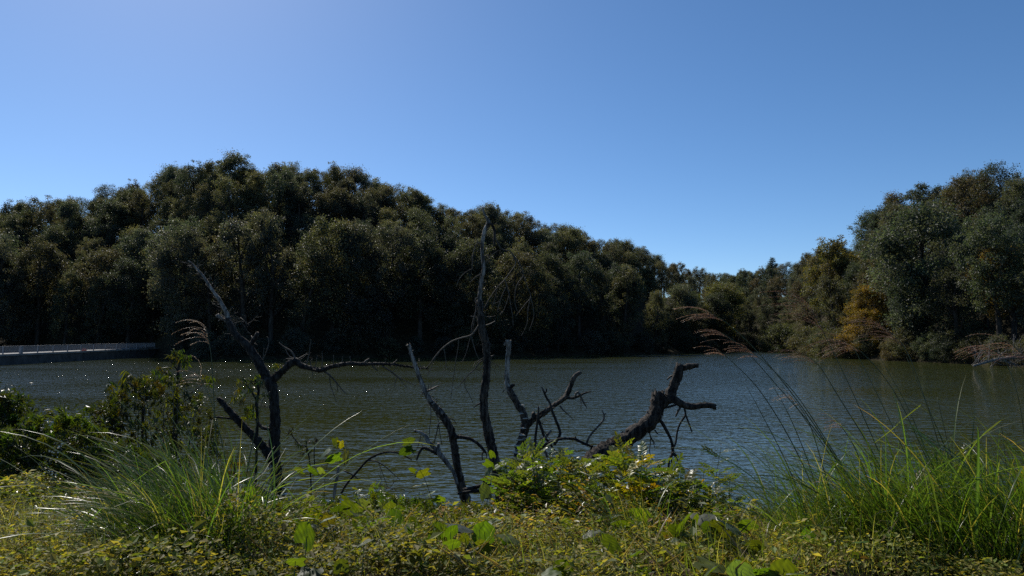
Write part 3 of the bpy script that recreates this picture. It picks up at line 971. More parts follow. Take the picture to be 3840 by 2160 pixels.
for q in ([(1853, 885, 3), (1880, 932, 2.4), (1915, 945, 2.2), (1933, 985, 2), (1920, 1012, 2), (1888, 1054, 2), (1862, 1082, 1.8), (1835, 1120, 1.5), (1815, 1155, 1)],
          [(1915, 945, 2), (1945, 985, 1.8), (1962, 1030, 1.6), (1940, 1065, 1.6), (1931, 1100, 1.5), (1932, 1140, 1.2), (1940, 1168, 1)],
          [(1962, 1030, 1.6), (1978, 1075, 1.5), (1990, 1112, 1.4), (1970, 1140, 1.4), (1950, 1165, 1.2), (1935, 1184, 1)],
          [(1990, 1112, 1.5), (1980, 1160, 1.5), (1976, 1215, 1.3), (1955, 1260, 1)], [(1990, 1112, 1.4), (2002, 1180, 1.3), (1985, 1240, 1)],
          [(1894, 1050, 1.8), (1908, 1100, 1.8), (1916, 1150, 1.6), (1923, 1190, 1.4), (1924, 1225, 1)], [(1896, 1078, 1.6), (1880, 1115, 1.5), (1874, 1135, 1.4), (1865, 1168, 1)],
          [(1874, 1130, 1.4), (1855, 1138, 1.2), (1845, 1145, 1)], [(1908, 1110, 1.4), (1900, 1135, 1.3), (1888, 1165, 1.2), (1872, 1180, 1)], [(1868, 1068, 1.4), (1858, 1110, 1.2), (1848, 1150, 1)],
          [(1812, 915, 3), (1790, 912, 2.4), (1780, 930, 2), (1772, 965, 1.8), (1771, 1008, 1.3)], [(1792, 912, 2.5), (1788, 902, 1.5)], [(1771, 1008, 1.6), (1745, 1022, 1.6), (1722, 1047, 1.5), (1711, 1076, 1)],
          [(1806, 1027, 3), (1785, 1038, 2.2), (1772, 1050, 1.8), (1760, 1061, 1)], [(1808, 985, 2.4), (1818, 962, 2.2), (1828, 957, 2), (1837, 962, 2), (1855, 948, 1.8), (1871, 937, 1)],
          [(1837, 962, 1.8), (1828, 975, 1.5), (1823, 986, 1)], [(1835, 980, 1.2), (1848, 987, 1)], [(1806, 1062, 3), (1814, 1062, 2.4), (1821, 1058, 1)],
          [(1795, 1118, 3), (1783, 1120, 2.5), (1786, 1145, 2), (1782, 1175, 1.8), (1772, 1210, 1.6), (1766, 1250, 1)], [(1785, 1165, 1.6), (1778, 1205, 1.5), (1772, 1250, 1)],
          [(1800, 1192, 3), (1780, 1190, 2.6), (1765, 1185, 1.8)], [(1816, 1222, 3), (1838, 1215, 2.5), (1857, 1204, 1.5)],
          [(1795, 1220, 4), (1782, 1240, 3.8), (1765, 1258, 3.6), (1728, 1268, 3.4), (1692, 1282, 3.2), (1657, 1309, 3), (1630, 1340, 2.6), (1612, 1366, 2.2), (1597, 1380, 1.8), (1574, 1379, 1)],
          [(1720, 1275, 1.6), (1717, 1310, 1.5), (1708, 1360, 1.4), (1700, 1420, 1.2), (1690, 1500, 1)], [(1665, 1308, 1.5), (1670, 1340, 1.4), (1672, 1370, 1.3), (1660, 1400, 1)], [(1672, 1370, 1.2), (1688, 1392, 1)],
          [(1764, 1262, 1.8), (1752, 1310, 1.6), (1740, 1345, 1.4), (1728, 1360, 1)], [(1768, 1262, 2), (1778, 1300, 1.8), (1790, 1335, 1.4), (1800, 1350, 1)], [(1632, 1340, 1.5), (1618, 1375, 1.4), (1602, 1410, 1)],
          [(1809, 1352, 3), (1795, 1362, 2.6), (1780, 1385, 2.4), (1762, 1400, 2), (1745, 1418, 1.8), (1728, 1440, 1.5), (1712, 1458, 1)], [(1744, 1418, 1.5), (1744, 1450, 1.4), (1760, 1480, 1.3), (1775, 1512, 1)],
          [(1802, 1512, 3.6), (1788, 1518, 3), (1775, 1530, 1.6)], [(1785, 1383, 1.4), (1800, 1392, 1)], [(1834, 1510, 1.4), (1852, 1502, 1)]):
    limb(tt, 'twig', q, D2 - 0.02, 'twig', 0.0, 5, seed=44)
limb(tt, 'branch', [(1828, 1870, 9, -0.1), (1821, 1835, 9, -0.1), (1818, 1790, 7, -0.1)], D2, 'dark_bark', 0.1, 8, 0.02, seed=46)

# --- leaning trunk left of it
D3 = 13.0
lt = thing('dead_tree', 'slender dead trunk leaning left, with a pale broken tip', 'tree', Wp(1748, 1890, D3))
LN = [(1752, 1900, 21), (1740, 1860, 18), (1727, 1812, 17), (1714, 1746, 15.5), (1701, 1658, 15), (1688, 1605, 15), (1657, 1556, 15), (1617, 1507, 12), (1595, 1468, 10), (1573, 1415, 8.5), (1555, 1362, 8), (1542, 1326, 7), (1533, 1292, 6.5)]
limb(lt, 'trunk', LN[:8], D3, 'dead_bark', 0.13, 11, seed=51)
limb(lt, 'trunk', LN[6:], D3, 'grey_wood', 0.12, 11, 0.03, seed=50, label='paler weathered upper trunk')
limb(lt, 'branch', [(1708, 1638, 8), (1735, 1640, 7.5), (1762, 1645, 7), (1790, 1662, 6.5), (1808, 1680, 6), (1822, 1698, 4.5)], D3 - 0.1, 'dark_bark', 0.1, 8, seed=52)
for q in ([(1814, 1690, 3.5), (1808, 1705, 3), (1810, 1725, 2)], [(1820, 1695, 3), (1826, 1708, 2.5), (1822, 1720, 1.5)], [(1720, 1638, 2.5), (1730, 1625, 1.5)],
          [(1592, 1470, 5), (1615, 1462, 4), (1634, 1452, 3), (1646, 1446, 1.5)], [(1596, 1476, 4), (1584, 1472, 3), (1582, 1484, 1.5)], [(1546, 1318, 2.5), (1551, 1313, 1.5)], [(1533, 1297, 3), (1522, 1296, 2)],
          [(1614, 1516, 1.8), (1616, 1560, 1.6), (1611, 1610, 1.5), (1612, 1640, 1)], [(1662, 1584, 2.8), (1645, 1588, 2.6), (1638, 1620, 2.2), (1628, 1660, 1.8), (1624, 1680, 1)], [(1645, 1592, 2), (1652, 1640, 1.6), (1658, 1670, 1)],
          [(1632, 1540, 1.8), (1645, 1580, 1.4), (1648, 1590, 1)], [(1684, 1568, 2), (1702, 1575, 1.6), (1712, 1592, 1)], [(1605, 1462, 1.6), (1607, 1438, 1)], [(1557, 1378, 2.5), (1568, 1360, 1.2)]):
    limb(lt, 'twig', q, D3 - 0.03, 'twig', 0.0, 5, seed=53)
bb = thing('dead_branch', 'pale twisted driftwood branch rising left from the leaning trunk\'s foot', 'branch', Wp(1712, 1805, D3 - 0.5))
limb(bb, 'branch', [(1714, 1815, 8), (1702, 1775, 8), (1688, 1752, 8), (1665, 1722, 9), (1642, 1694, 9), (1622, 1672, 8), (1604, 1655, 8), (1598, 1638, 8), (1580, 1624, 7), (1566, 1618, 5.5), (1552, 1615, 4)], D3 - 0.5, 'grey_wood', 0.14, 9, seed=54)
limb(bb, 'branch', [(1648, 1690, 7), (1644, 1675, 6.5), (1646, 1664, 6)], D3 - 0.5, 'grey_wood', 0.1, 8, 0.02, seed=55)
limb(bb, 'branch', [(1640, 1702, 7), (1612, 1688, 6.5), (1588, 1680, 6.5), (1572, 1698, 6), (1563, 1725, 3)], D3 - 0.5, 'dark_bark', 0.1, 8, seed=56)
for q in ([(1580, 1625, 1.8), (1572, 1660, 1.5), (1560, 1690, 1.2), (1545, 1705, 1)], [(1590, 1680, 2), (1580, 1665, 1.2)]):
    limb(bb, 'twig', q, D3 - 0.5, 'twig', 0.0, 5, seed=57)
lg = thing('fallen_log', 'upper of two thin dark logs lying between the leaning and tall trunks', 'log', Wp(1745, 1838, D3 - 0.6))
limb(lg, 'log', [(1738, 1838, 8), (1775, 1830, 9), (1812, 1820, 8), (1838, 1816, 5)], D3 - 0.6, 'dark_bark', 0.12, 9, 0.02, seed=58)
lg = thing('fallen_log', 'lower of two thin dark logs lying between the leaning and tall trunks', 'log', Wp(1722, 1850, D3 - 0.8))
limb(lg, 'log', [(1716, 1851, 5), (1760, 1844, 7), (1810, 1840, 7), (1862, 1838, 5)], D3 - 0.8, 'dark_bark', 0.12, 9, 0.02, seed=59)

# --- trunk with bracket fungi
D4 = 11.4
fg = thing('dead_tree', 'forked dead tree with rows of pale bracket fungi up its trunk', 'tree', Wp(1916, 1840, D4))
FG = [(1912, 1880, 21), (1918, 1826, 20), (1933, 1752, 19), (1948, 1693, 18), (1961, 1635, 18), (1969, 1596, 18), (1961, 1547, 15), (1939, 1516, 13), (1917, 1476, 13), (1904, 1450, 12), (1901, 1406, 10), (1904, 1348, 10), (1908, 1306, 10), (1907, 1278, 11)]
limb(fg, 'trunk', FG[:10], D4, 'dead_bark', 0.15, 12, seed=61)
limb(fg, 'trunk', FG[8:], D4, 'grey_wood', 0.14, 12, 0.03, seed=60, label='bleached upper trunk with a broken top')
limb(fg, 'branch', [(1968, 1606, 12), (1990, 1582, 13), (2008, 1566, 14), (2022, 1558, 12), (2050, 1540, 11), (2085, 1515, 10), (2118, 1490, 10), (2132, 1466, 10), (2145, 1432, 9.5), (2158, 1408, 9), (2176, 1396, 8)], D4 - 0.05, 'dead_bark', 0.12, 10, 0.02, seed=62)
limb(fg, 'branch', [(1998, 1572, 9), (2000, 1556, 9), (1998, 1548, 7)], D4 - 0.1, 'dark_bark', 0.2, 8, 0.03, seed=66)
limb(fg, 'branch', [(2122, 1492, 6), (2150, 1492, 6), (2170, 1484, 5), (2195, 1474, 3.5), (2218, 1466, 1.5)], D4 - 0.05, 'dark_bark', 0.1, 7, seed=63)
limb(fg, 'branch', [(1910, 1283, 5), (1898, 1283, 5), (1892, 1292, 4), (1894, 1298, 2)], D4, 'grey_wood', 0.1, 7, seed=64)
limb(fg, 'branch', [(1916, 1452, 7), (1922, 1446, 8), (1931, 1442, 3)], D4, 'dark_bark', 0.15, 7, seed=65)
limb(fg, 'branch', [(2018, 1568, 6), (2030, 1605, 6), (2042, 1638, 5), (2062, 1662, 4.5), (2083, 1694, 3)], D4 - 0.1, 'dark_bark', 0.1, 7, seed=67)
for q in ([(2158, 1488, 4), (2160, 1474, 4.5), (2168, 1470, 4.5), (2176, 1484, 4), (2190, 1512, 3), (2202, 1530, 1.5)], [(2100, 1522, 4), (2112, 1538, 3), (2128, 1552, 2), (2150, 1575, 1)], [(1890, 1462, 3), (1886, 1472, 1.5)],
          [(1902, 1488, 3), (1900, 1494, 1.5)], [(1897, 1408, 2), (1888, 1404, 1)]):
    limb(fg, 'twig', q, D4 - 0.08, 'twig', 0.0, 5, seed=68)
twigs(fg, [(1990, 1580, 1), (2080, 1518, 1), (2060, 1660, 1)], D4 - 0.1, 10, 0.35, 70, up=0.1, r=1.3)
twigs(tt, [(1800, 1100, 1), (1810, 1230, 1), (1825, 1370, 1)], D2, 14, 0.45, 47, up=-0.2, r=1.2)
twigs(lt, [(1700, 1650, 1), (1640, 1540, 1), (1580, 1430, 1)], D3, 12, 0.4, 48, up=-0.2, r=1.2)
twigs(fg, [(2176, 1484, 1), (2200, 1528, 1)], D4 - 0.05, 7, 0.22, 69, up=-0.5, r=0.9)

def fungus_mesh():
    v, f = [], []
    na, top = 9, []
    for lay, (zz, sc) in enumerate(((0.0, 0.55), (0.10, 1.0), (0.16, 0.97), (0.34, 0.5))):
        for k in range(na):
            a = math.pi * k / (na - 1)
            v.append((math.cos(a) * sc, math.sin(a) * sc * 0.9 - 0.25, zz))
    for l in range(3):
        for k in range(na - 1):
            a = l * na + k
            f.append((a, a + 1, a + 1 + na, a + na))
    f.append(tuple(range(3 * na, 4 * na)))
    f.append(tuple(reversed(range(na))))
    return v, f

fv, ff = fungus_mesh()
fo = mesh_obj('bracket_fungus', fv, ff, M['fungus'], fg)
g = random.Random(9)
first = True
for (px, py, s) in ((1951, 1552, 13), (1968, 1572, 14), (1961, 1608, 15), (1957, 1634, 17), (1950, 1652, 17), (1944, 1674, 18), (1938, 1700, 19), (1931, 1718, 17), (1926, 1737, 19), (1920, 1752, 18), (1914, 1770, 20), (1910, 1790, 18), (1957, 1520, 9), (1966, 1645, 12), (1947, 1690, 12), (1935, 1760, 14)):
    p = Wp(px, py, D4 - 0.085)
    o = fo if first else inst('bracket_fungus', fo.data, fg, (0, 0, 0))
    first = False
    o.location = p - fg.location
    o.rotation_euler = (g.uniform(-0.1, 0.1), g.uniform(-0.15, 0.15), math.pi + g.uniform(-0.9, 0.2))
    k = s / F * D4 * g.uniform(0.85, 1.15)
    o.scale = (k, k * 0.9, k * g.uniform(0.8, 1.1))

# --- bare branches sticking up beside it
D5 = 11.0
sb = thing('dead_branch', 'dark bare branch crossing upright with a small hook at its tip', 'branch', Wp(2080, 1665, D5))
limb(sb, 'branch', [(2078, 1668, 6), (2092, 1646, 6), (2100, 1622, 6), (2086, 1580, 6), (2072, 1545, 5.5), (2062, 1512, 5), (2048, 1488, 4), (2038, 1465, 3.5), (2030, 1449, 2)], D5, 'dark_bark', 0.1, 7, seed=71)
limb(sb, 'twig', [(2043, 1476, 3), (2050, 1464, 3), (2048, 1457, 2)], D5, 'dark_bark', 0.0, 6, seed=72)
sb = thing('dead_branch', 'straight upright dead stick beside the fungus-covered tree', 'branch', Wp(2008, 1830, D5))
limb(sb, 'stick', [(2010, 1850, 8), (2008, 1770, 7), (2005, 1690, 6.5), (2008, 1640, 5.5), (2014, 1590, 5), (2018, 1550, 4), (2019, 1524, 2.5)], D5, 'dark_bark', 0.1, 7, 0.01, seed=73)
sb = thing('dead_branch', 'arching dark branch low over the water with a pale forked tip', 'branch', Wp(1998, 1712, D5 - 0.2))
limb(sb, 'branch', [(1990, 1720, 8), (2010, 1698, 7.5), (2040, 1672, 7), (2075, 1655, 6), (2105, 1646, 5.5), (2150, 1645, 5.5), (2175, 1656, 5.5), (2200, 1668, 5.5), (2225, 1674, 4)], D5 - 0.2, 'dark_bark', 0.1, 8, seed=74)
limb(sb, 'branch', [(2200, 1664, 5), (2206, 1646, 4.5), (2222, 1622, 4), (2246, 1596, 4), (2262, 1576, 3.5), (2266, 1558, 3.5), (2262, 1548, 2.5), (2256, 1534, 1.5)], D5 - 0.2, 'twig', 0.08, 7, seed=75)
for q in ([(2220, 1674, 4), (2212, 1690, 3.5), (2196, 1704, 3), (2190, 1726, 2)], [(2225, 1676, 3), (2222, 1696, 2)], [(2265, 1560, 2.5), (2273, 1548, 1.5)], [(2160, 1647, 3), (2157, 1636, 2)], [(2228, 1674, 3), (2238, 1676, 1.5)],
          [(2263, 1576, 2.5), (2272, 1576, 1)]):
    limb(sb, 'twig', q, D5 - 0.2, 'dark_bark', 0.0, 5, seed=76)
sb = thing('dead_branch', 'short bleached forked branch behind the arching dark branch', 'branch', Wp(2020, 1700, D5 + 0.2))
limb(sb, 'branch', [(2010, 1690, 3), (2030, 1662, 5), (2048, 1638, 6), (2066, 1614, 5)], D5 + 0.2, 'grey_wood', 0.1, 7, 0.01, seed=77)
limb(sb, 'branch', [(2032, 1656, 5), (2034, 1675, 6), (2044, 1694, 6), (2054, 1715, 5)], D5 + 0.2, 'grey_wood', 0.1, 7, seed=78)
twigs(sb, [(2010, 1690, 1), (2048, 1638, 1)], D5 + 0.2, 5, 0.2, 79, up=0.2)

# --- thick broken log leaning out to the right
D6 = 10.4
bl = thing('broken_trunk', 'thick rough-barked broken trunk leaning right out of the bushes', 'trunk', Wp(2060, 1975, 8.6))
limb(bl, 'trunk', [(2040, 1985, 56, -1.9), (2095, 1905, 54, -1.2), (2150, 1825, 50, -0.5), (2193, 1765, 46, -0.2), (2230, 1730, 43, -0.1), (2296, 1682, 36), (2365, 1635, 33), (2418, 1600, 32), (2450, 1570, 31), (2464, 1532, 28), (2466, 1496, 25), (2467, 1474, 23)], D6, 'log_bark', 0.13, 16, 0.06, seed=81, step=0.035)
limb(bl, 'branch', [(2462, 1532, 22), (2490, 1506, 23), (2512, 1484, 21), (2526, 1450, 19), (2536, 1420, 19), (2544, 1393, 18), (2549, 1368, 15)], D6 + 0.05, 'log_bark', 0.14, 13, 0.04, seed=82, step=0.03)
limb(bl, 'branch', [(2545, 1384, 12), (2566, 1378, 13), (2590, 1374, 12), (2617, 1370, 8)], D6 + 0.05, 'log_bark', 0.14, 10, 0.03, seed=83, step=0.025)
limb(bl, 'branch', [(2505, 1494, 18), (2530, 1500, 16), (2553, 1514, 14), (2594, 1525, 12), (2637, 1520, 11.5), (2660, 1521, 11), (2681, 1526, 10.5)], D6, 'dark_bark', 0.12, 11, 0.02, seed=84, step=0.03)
limb(bl, 'branch', [(2470, 1570, 6), (2486, 1590, 7), (2501, 1618, 7), (2516, 1648, 6.5), (2522, 1676, 6), (2522, 1700, 7), (2510, 1722, 6), (2507, 1750, 5), (2508, 1790, 4.5)], D6, 'dark_bark', 0.1, 8, seed=85)
for q in ([(2522, 1696, 4), (2538, 1722, 4), (2553, 1753, 2)], [(2527, 1700, 4), (2545, 1714, 2.5)], [(2520, 1700, 2.5), (2518, 1740, 2.5), (2524, 1780, 1.5)], [(2524, 1682, 3), (2534, 1660, 3.5), (2540, 1618, 3.5), (2552, 1585, 3.5), (2570, 1556, 4), (2566, 1530, 3.5)],
          [(2571, 1556, 3.5), (2584, 1590, 3), (2595, 1620, 2.5)], [(2495, 1530, 4), (2515, 1524, 5), (2535, 1518, 4)], [(2435, 1622, 2.5), (2440, 1645, 2), (2436, 1690, 1.5), (2440, 1710, 1)], [(2442, 1640, 2), (2450, 1660, 1.5), (2456, 1680, 1)],
          [(2455, 1612, 3), (2468, 1628, 2), (2488, 1629, 1)], [(2440, 1645, 1.8), (2448, 1650, 1.4), (2458, 1668, 1)], [(2436, 1700, 1.2), (2448, 1725, 1), (2462, 1738, 1)]):
    limb(bl, 'twig', q, D6 - 0.05, 'dark_bark', 0.0, 6, seed=86)
# splinters of the broken end
g = random.Random(88)
for k in range(12):
    x = 2468 + g.uniform(-22, 22)
    limb(bl, 'splinter', [(x, 1478, 3, g.uniform(-0.06, 0.06)), (x + g.uniform(-8, 8), 1464 + g.uniform(-8, 6), 0.6)], D6, 'dead_bark', 0.0, 5, seed=90 + k)
for k in range(3):
    limb(bl, 'splinter', [(2455, 1482, 3), (2446, 1480 + 4 * k, 0.6)], D6 - 0.05, 'dead_bark', 0.0, 5, seed=95 + k)

# --- logs lying along the near waterline
lg = thing('fallen_log', 'weathered log lying at the water\'s edge below the forked dead tree', 'log', Wp(930, 1815, 10.6))
limb(lg, 'log', [(915, 1800, 8), (945, 1818, 14), (985, 1845, 15), (1030, 1868, 14), (1075, 1872, 9)], 10.6, 'dead_bark', 0.15, 10, 0.02, seed=101)
lg = thing('fallen_log', 'dark rotten log half hidden among vine leaves at the bank edge', 'log', Wp(1220, 1960, 8.3))
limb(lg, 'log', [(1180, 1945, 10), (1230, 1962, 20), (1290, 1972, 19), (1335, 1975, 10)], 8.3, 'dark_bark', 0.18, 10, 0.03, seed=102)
st = thing('dead_branch', 'short pale broken stick upright at the bank edge', 'branch', Wp(1255, 1855, 8.8))
limb(st, 'stick', [(1252, 1870, 6), (1258, 1820, 6.5), (1266, 1780, 6), (1270, 1750, 5)], 8.8, 'grey_wood', 0.12, 8, 0.01, seed=103)
st = thing('dead_branch', 'thin dark branch arching low over the water near the bank', 'branch', Wp(1285, 1840, 9.0))
AB = [(1280, 1850, 5), (1300, 1815, 5), (1340, 1768, 5), (1378, 1726, 4.5), (1420, 1703, 4), (1465, 1695, 3.5), (1505, 1703, 3), (1545, 1725, 2)]
limb(st, 'branch', AB, 9.0, 'dark_bark', 0.1, 7, seed=104)
for q in ([(1375, 1727, 3), (1410, 1730, 2.5), (1445, 1750, 2), (1478, 1780, 1.5), (1500, 1800, 1)], [(1390, 1718, 3), (1410, 1712, 2)], [(1290, 1765, 3), (1300, 1770, 3), (1330, 1785, 2.4), (1345, 1800, 1.5)], [(1420, 1735, 1.5), (1440, 1790, 1.2), (1455, 1830, 1)]):
    limb(st, 'twig', q, 9.0, 'twig', 0.0, 5, seed=105)
twigs(st, [(1400, 1850, 1), (1450, 1830, 1), (1500, 1830, 1)], 8.8, 9, 0.4, 106, up=0.3, r=1.2)

# --- driftwood heap on the right shore
dw = thing('fallen_tree', 'leafless grey fallen tree tangled on the right shore', 'tree', Wp(3760, 1385, 74))
limb(dw, 'trunk', [(3650, 1372, 5), (3720, 1352, 6), (3800, 1340, 6), (3880, 1345, 5)], 74, 'grey_wood', 0.1, 7, seed=111, step=0.6)
DWH = [(3640, 1370, 1), (3700, 1350, 1), (3760, 1350, 1), (3830, 1350, 1), (3880, 1340, 1)]
twigs(dw, DWH, 74, 46, 3.0, 112, 'grey_wood', up=0.25, r=1.4, name='branch', fork=3)

# ------------------------------------------------------------------ plants of the near bank
def depth_at(px, py, above=0.0):
    """distance at which the view through a pixel meets the ground raised by `above`"""
    for k in range(900):
        d = 3.0 + k * 0.01
        p = Wp(px, py, d)
        if p.z <= gz(p.x, d) + above:
            return d
    return 9.0

rs = np.random.RandomState(77)

def wedge(n, y0, y1, x_pad=1.2):
    """random points of the bank that the camera, or one a step aside, could see"""
    y = rs.uniform(y0, y1, n)
    x = rs.uniform(-1, 1, n) * (0.76 * y + x_pad)
    return x, y

def vnoise(x, y, s, seed):
    """smooth value noise 0..1"""
    r = np.random.RandomState(seed)
    T = r.uniform(0, 1, (64, 64))
    u, v = x * s + 900, y * s + 900
    i, j = np.floor(u).astype(int), np.floor(v).astype(int)
    fu, fv = u - i, v - j
    fu, fv = fu * fu * (3 - 2 * fu), fv * fv * (3 - 2 * fv)
    a = T[i % 64, j % 64] * (1 - fu) + T[(i + 1) % 64, j % 64] * fu
    b = T[i % 64, (j + 1) % 64] * (1 - fu) + T[(i + 1) % 64, (j + 1) % 64] * fu
    return a * (1 - fv) + b * fv

WEED = np.array([(0.20, 0.21, 0.05), (0.25, 0.23, 0.06), (0.32, 0.27, 0.085), (0.14, 0.18, 0.042), (0.31, 0.19, 0.06)])

def ground_cover():
    # low creeping weed: small leaves in a knee-low mat
    n = 230000
    x, y = wedge(n, 4.0, 9.6)
    ys = shore_y(x)
    m = 0.6 * vnoise(x, y, 1.3, 1) + 0.4 * vnoise(x, y, 4.5, 8)
    keep = (y < ys - 0.05) & (rs.uniform(0, 1, n) < np.clip((m - 0.24) * 2.8, 0.22, 1.0))
    x, y, m = x[keep], y[keep], m[keep]
    n = len(x)
    low = np.where((x / y * F + 1920 > 950) & (x / y * F + 1920 < 1880) & (y > 7.0), 0.55, 1.0)
    tall = 0.05 + 0.34 * vnoise(x, y, 0.9, 2) ** 1.5 + 0.34 * vnoise(x, y, 3.2, 3) ** 2
    z = ground_z(x, y) + low * tall * rs.uniform(0.05, 1.0, n) ** 0.7
    an = rs.uniform(0, 6.283, n)
    ax = np.stack([np.cos(an), np.sin(an), rs.uniform(-0.5, 0.7, n)], 1)
    nr = unit(np.stack([rs.normal(0, 0.6, n), rs.normal(0, 0.6, n), np.ones(n)], 1))
    ln = (rs.uniform(0.012, 0.034, n) + 0.04 * rs.uniform(0, 1, n) ** 5) * (0.7 + 1.0 * vnoise(x, y, 2.0, 9))
    V, Fq = leaf_cloud(np.stack([x, y, z], 1), ax, nr, ln, ln * rs.uniform(0.45, 0.7, n))
    w1, w2 = vnoise(x, y, 0.8, 4), vnoise(x, y, 0.55, 5)
    ci = rs.randint(0, 4, n)
    c = WEED[ci].copy()
    red = (w2 > 0.62) & (rs.uniform(0, 1, n) < (w2 - 0.55) * 2.0)
    c[red] = WEED[4]
    c *= (0.6 + 0.8 * w1)[:, None] * rs.uniform(0.5, 1.4, (n, 1))
    o = mesh_obj('ground_cover', V, Fq, M['cover_leaf'], col=np.repeat(c, 4, 0), smooth=False)
    stuff(o)
    tag(o, 'mat of small yellow-green and rusty weed leaves covering the near bank', 'weeds')
    # taller leafy undergrowth in clumps, thickest along the edge of the bank
    k = 2600
    cx, cy = wedge(k, 5.2, 9.6)
    edge = shore_y(cx) - cy
    keep = (edge > 0.1) & (rs.uniform(0, 1, k) < np.where(edge < 2.2, 0.95, 0.4))
    cx, cy = cx[keep], cy[keep]
    P, A_, C_, L_ = [], [], [], []
    for x0, y0 in zip(cx, cy):
        m = rs.randint(14, 46)
        hgt = rs.uniform(0.1, 0.34) + 0.45 * rs.uniform(0, 1) ** 3
        if 950 < 1920 + x0 / y0 * F < 1880:
            hgt *= 0.5                   # lower growth where the shore is open
        t = rs.uniform(0.15, 1.0, m)
        lean = rs.normal(0, 0.25, 2) * hgt
        X = x0 + lean[0] * t + rs.normal(0, 0.05, m)
        Y = y0 + lean[1] * t + rs.normal(0, 0.05, m)
        P.append(np.stack([X, Y, ground_z(np.full(m, x0), np.full(m, y0)) + hgt * t], 1))
        an = rs.uniform(0, 6.283, m)
        A_.append(np.stack([np.cos(an), np.sin(an), rs.uniform(-0.5, 0.6, m)], 1))
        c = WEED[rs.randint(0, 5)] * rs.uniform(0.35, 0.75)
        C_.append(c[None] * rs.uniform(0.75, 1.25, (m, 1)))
        L_.append(rs.uniform(0.03, 0.095) * rs.uniform(0.6, 1.2, m))
    P, A_, C_, L_ = map(np.concatenate, (P, A_, C_, L_))
    m = len(P)
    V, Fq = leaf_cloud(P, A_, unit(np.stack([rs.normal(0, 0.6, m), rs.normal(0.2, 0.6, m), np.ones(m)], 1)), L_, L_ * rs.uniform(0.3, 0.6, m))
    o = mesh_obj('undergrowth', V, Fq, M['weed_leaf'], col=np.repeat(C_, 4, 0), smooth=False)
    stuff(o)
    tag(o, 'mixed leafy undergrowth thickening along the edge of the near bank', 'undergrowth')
    # fallen leaves and broken straw on the soil
    n = 9000
    x, y = wedge(n, 4.3, 9.4)
    keep = y < shore_y(x) - 0.05
    x, y = x[keep], y[keep]
    n = len(x)
    an = rs.uniform(0, 6.283, n)
    straw = rs.uniform(0, 1, n) < 0.4
    ax = np.stack([np.cos(an), np.sin(an), np.where(straw, rs.uniform(-0.1, 1.6, n), rs.uniform(-0.2, 0.3, n))], 1)
    ln = np.where(straw, rs.uniform(0.12, 0.45, n), rs.uniform(0.03, 0.09, n))
    V, Fq = leaf_cloud(np.stack([x, y, ground_z(x, y) + rs.uniform(0.01, 0.14, n)], 1), ax, rs.normal(size=(n, 3)) * 0.4 + np.array([0, 0, 1]), ln, np.where(straw, 0.004, ln * 0.5))
    c = np.where(straw[:, None], np.array([0.30, 0.24, 0.14]), np.array([0.16, 0.10, 0.05])) * rs.uniform(0.5, 1.3, (n, 1))
    o = mesh_obj('litter', V, Fq, M['cover_leaf'], col=np.repeat(c, 4, 0), smooth=False)
    stuff(o)
    tag(o, 'brown fallen leaves and pale broken straw among the bank weeds', 'litter')
    # fine straw-coloured and green grass
    n = 42000
    x, y = wedge(n, 4.3, 9.4)
    px = 1920 + x / y * F
    dens = np.interp(px, [-600, 0, 500, 700, 1100, 2500, 3000, 4400], [1.0, 1.0, 0.8, 0.35, 0.22, 0.26, 0.6, 0.7])
    keep = (y < shore_y(x) - 0.1) & (rs.uniform(0, 1, n) < dens * (0.4 + 0.9 * vnoise(x, y, 1.1, 6)))
    x, y = x[keep], y[keep]
    n = len(x)
    pos = np.stack([x, y, ground_z(x, y) + 0.02], 1)
    V, Fq = blade_cloud(rs, pos, math.pi + rs.normal(0, 1.2, n), rs.uniform(0.14, 0.5, n), rs.uniform(0.0025, 0.007, n), rs.uniform(0.0, 0.6, n), rs.uniform(0.5, 1.6, n), 4)
    dry = rs.uniform(0, 1, n) < np.where(1920 + x / y * F < 620, 0.6, 0.25)
    c = np.where(dry[:, None], np.array([0.30, 0.25, 0.12]), np.array([0.11, 0.13, 0.032])) * rs.uniform(0.7, 1.3, (n, 1))
    o = mesh_obj('grass', V, Fq, M['grass_blade'], col=np.repeat(c, 10, 0))
    stuff(o)
    tag(o, 'short thin grass, partly dry, growing through the bank weeds', 'grass')

ground_cover()

# --- tall silver grass ------------------------------------------------------
def blade_mesh(seed, ln, wd, lean, droop, seg=11, kink=None):
    g = random.Random(seed)
    V, C = [], []
    p, a = Vector((0, 0, 0)), lean
    tw = g.uniform(-0.5, 0.5)
    yaw = g.uniform(-0.15, 0.15)
    for i in range(seg + 1):
        t = i / seg
        wv = wd * (1 - t ** 2.2) * (0.6 + 0.4 * min(1, t * 4)) * 0.5 + 0.0003
        s = Vector((0, math.cos(tw * t * 2.0), math.sin(tw * t * 2.0)))
        d = Vector((math.sin(a) * math.cos(yaw * t), math.sin(a) * math.sin(yaw * t), math.cos(a)))
        nn = d.cross(s)
        V += [p + s * wv + nn * wv * 0.25, p, p - s * wv + nn * wv * 0.25]
        gcol = Vector((0.072, 0.112, 0.026)) if t < 0.85 else Vector((0.13, 0.125, 0.045))
        C += [gcol, gcol * 1.0 + Vector((0.10, 0.10, 0.06)), gcol]
        p = p + d * ln / seg
        a += droop / seg * (0.3 + 1.4 * t)
        if kink and abs(t - kink) < 0.5 / seg:
            a += 1.5
    Fc = []
    for i in range(seg):
        for k in range(2):
            q = i * 3 + k
            Fc.append((q, q + 1, q + 4, q + 3))
    o = mesh_obj('blade', V, Fc, M['grass_blade'], col=np.array([list(c) for c in C]))
    me = o.data
    bpy.data.objects.remove(o)
    return me

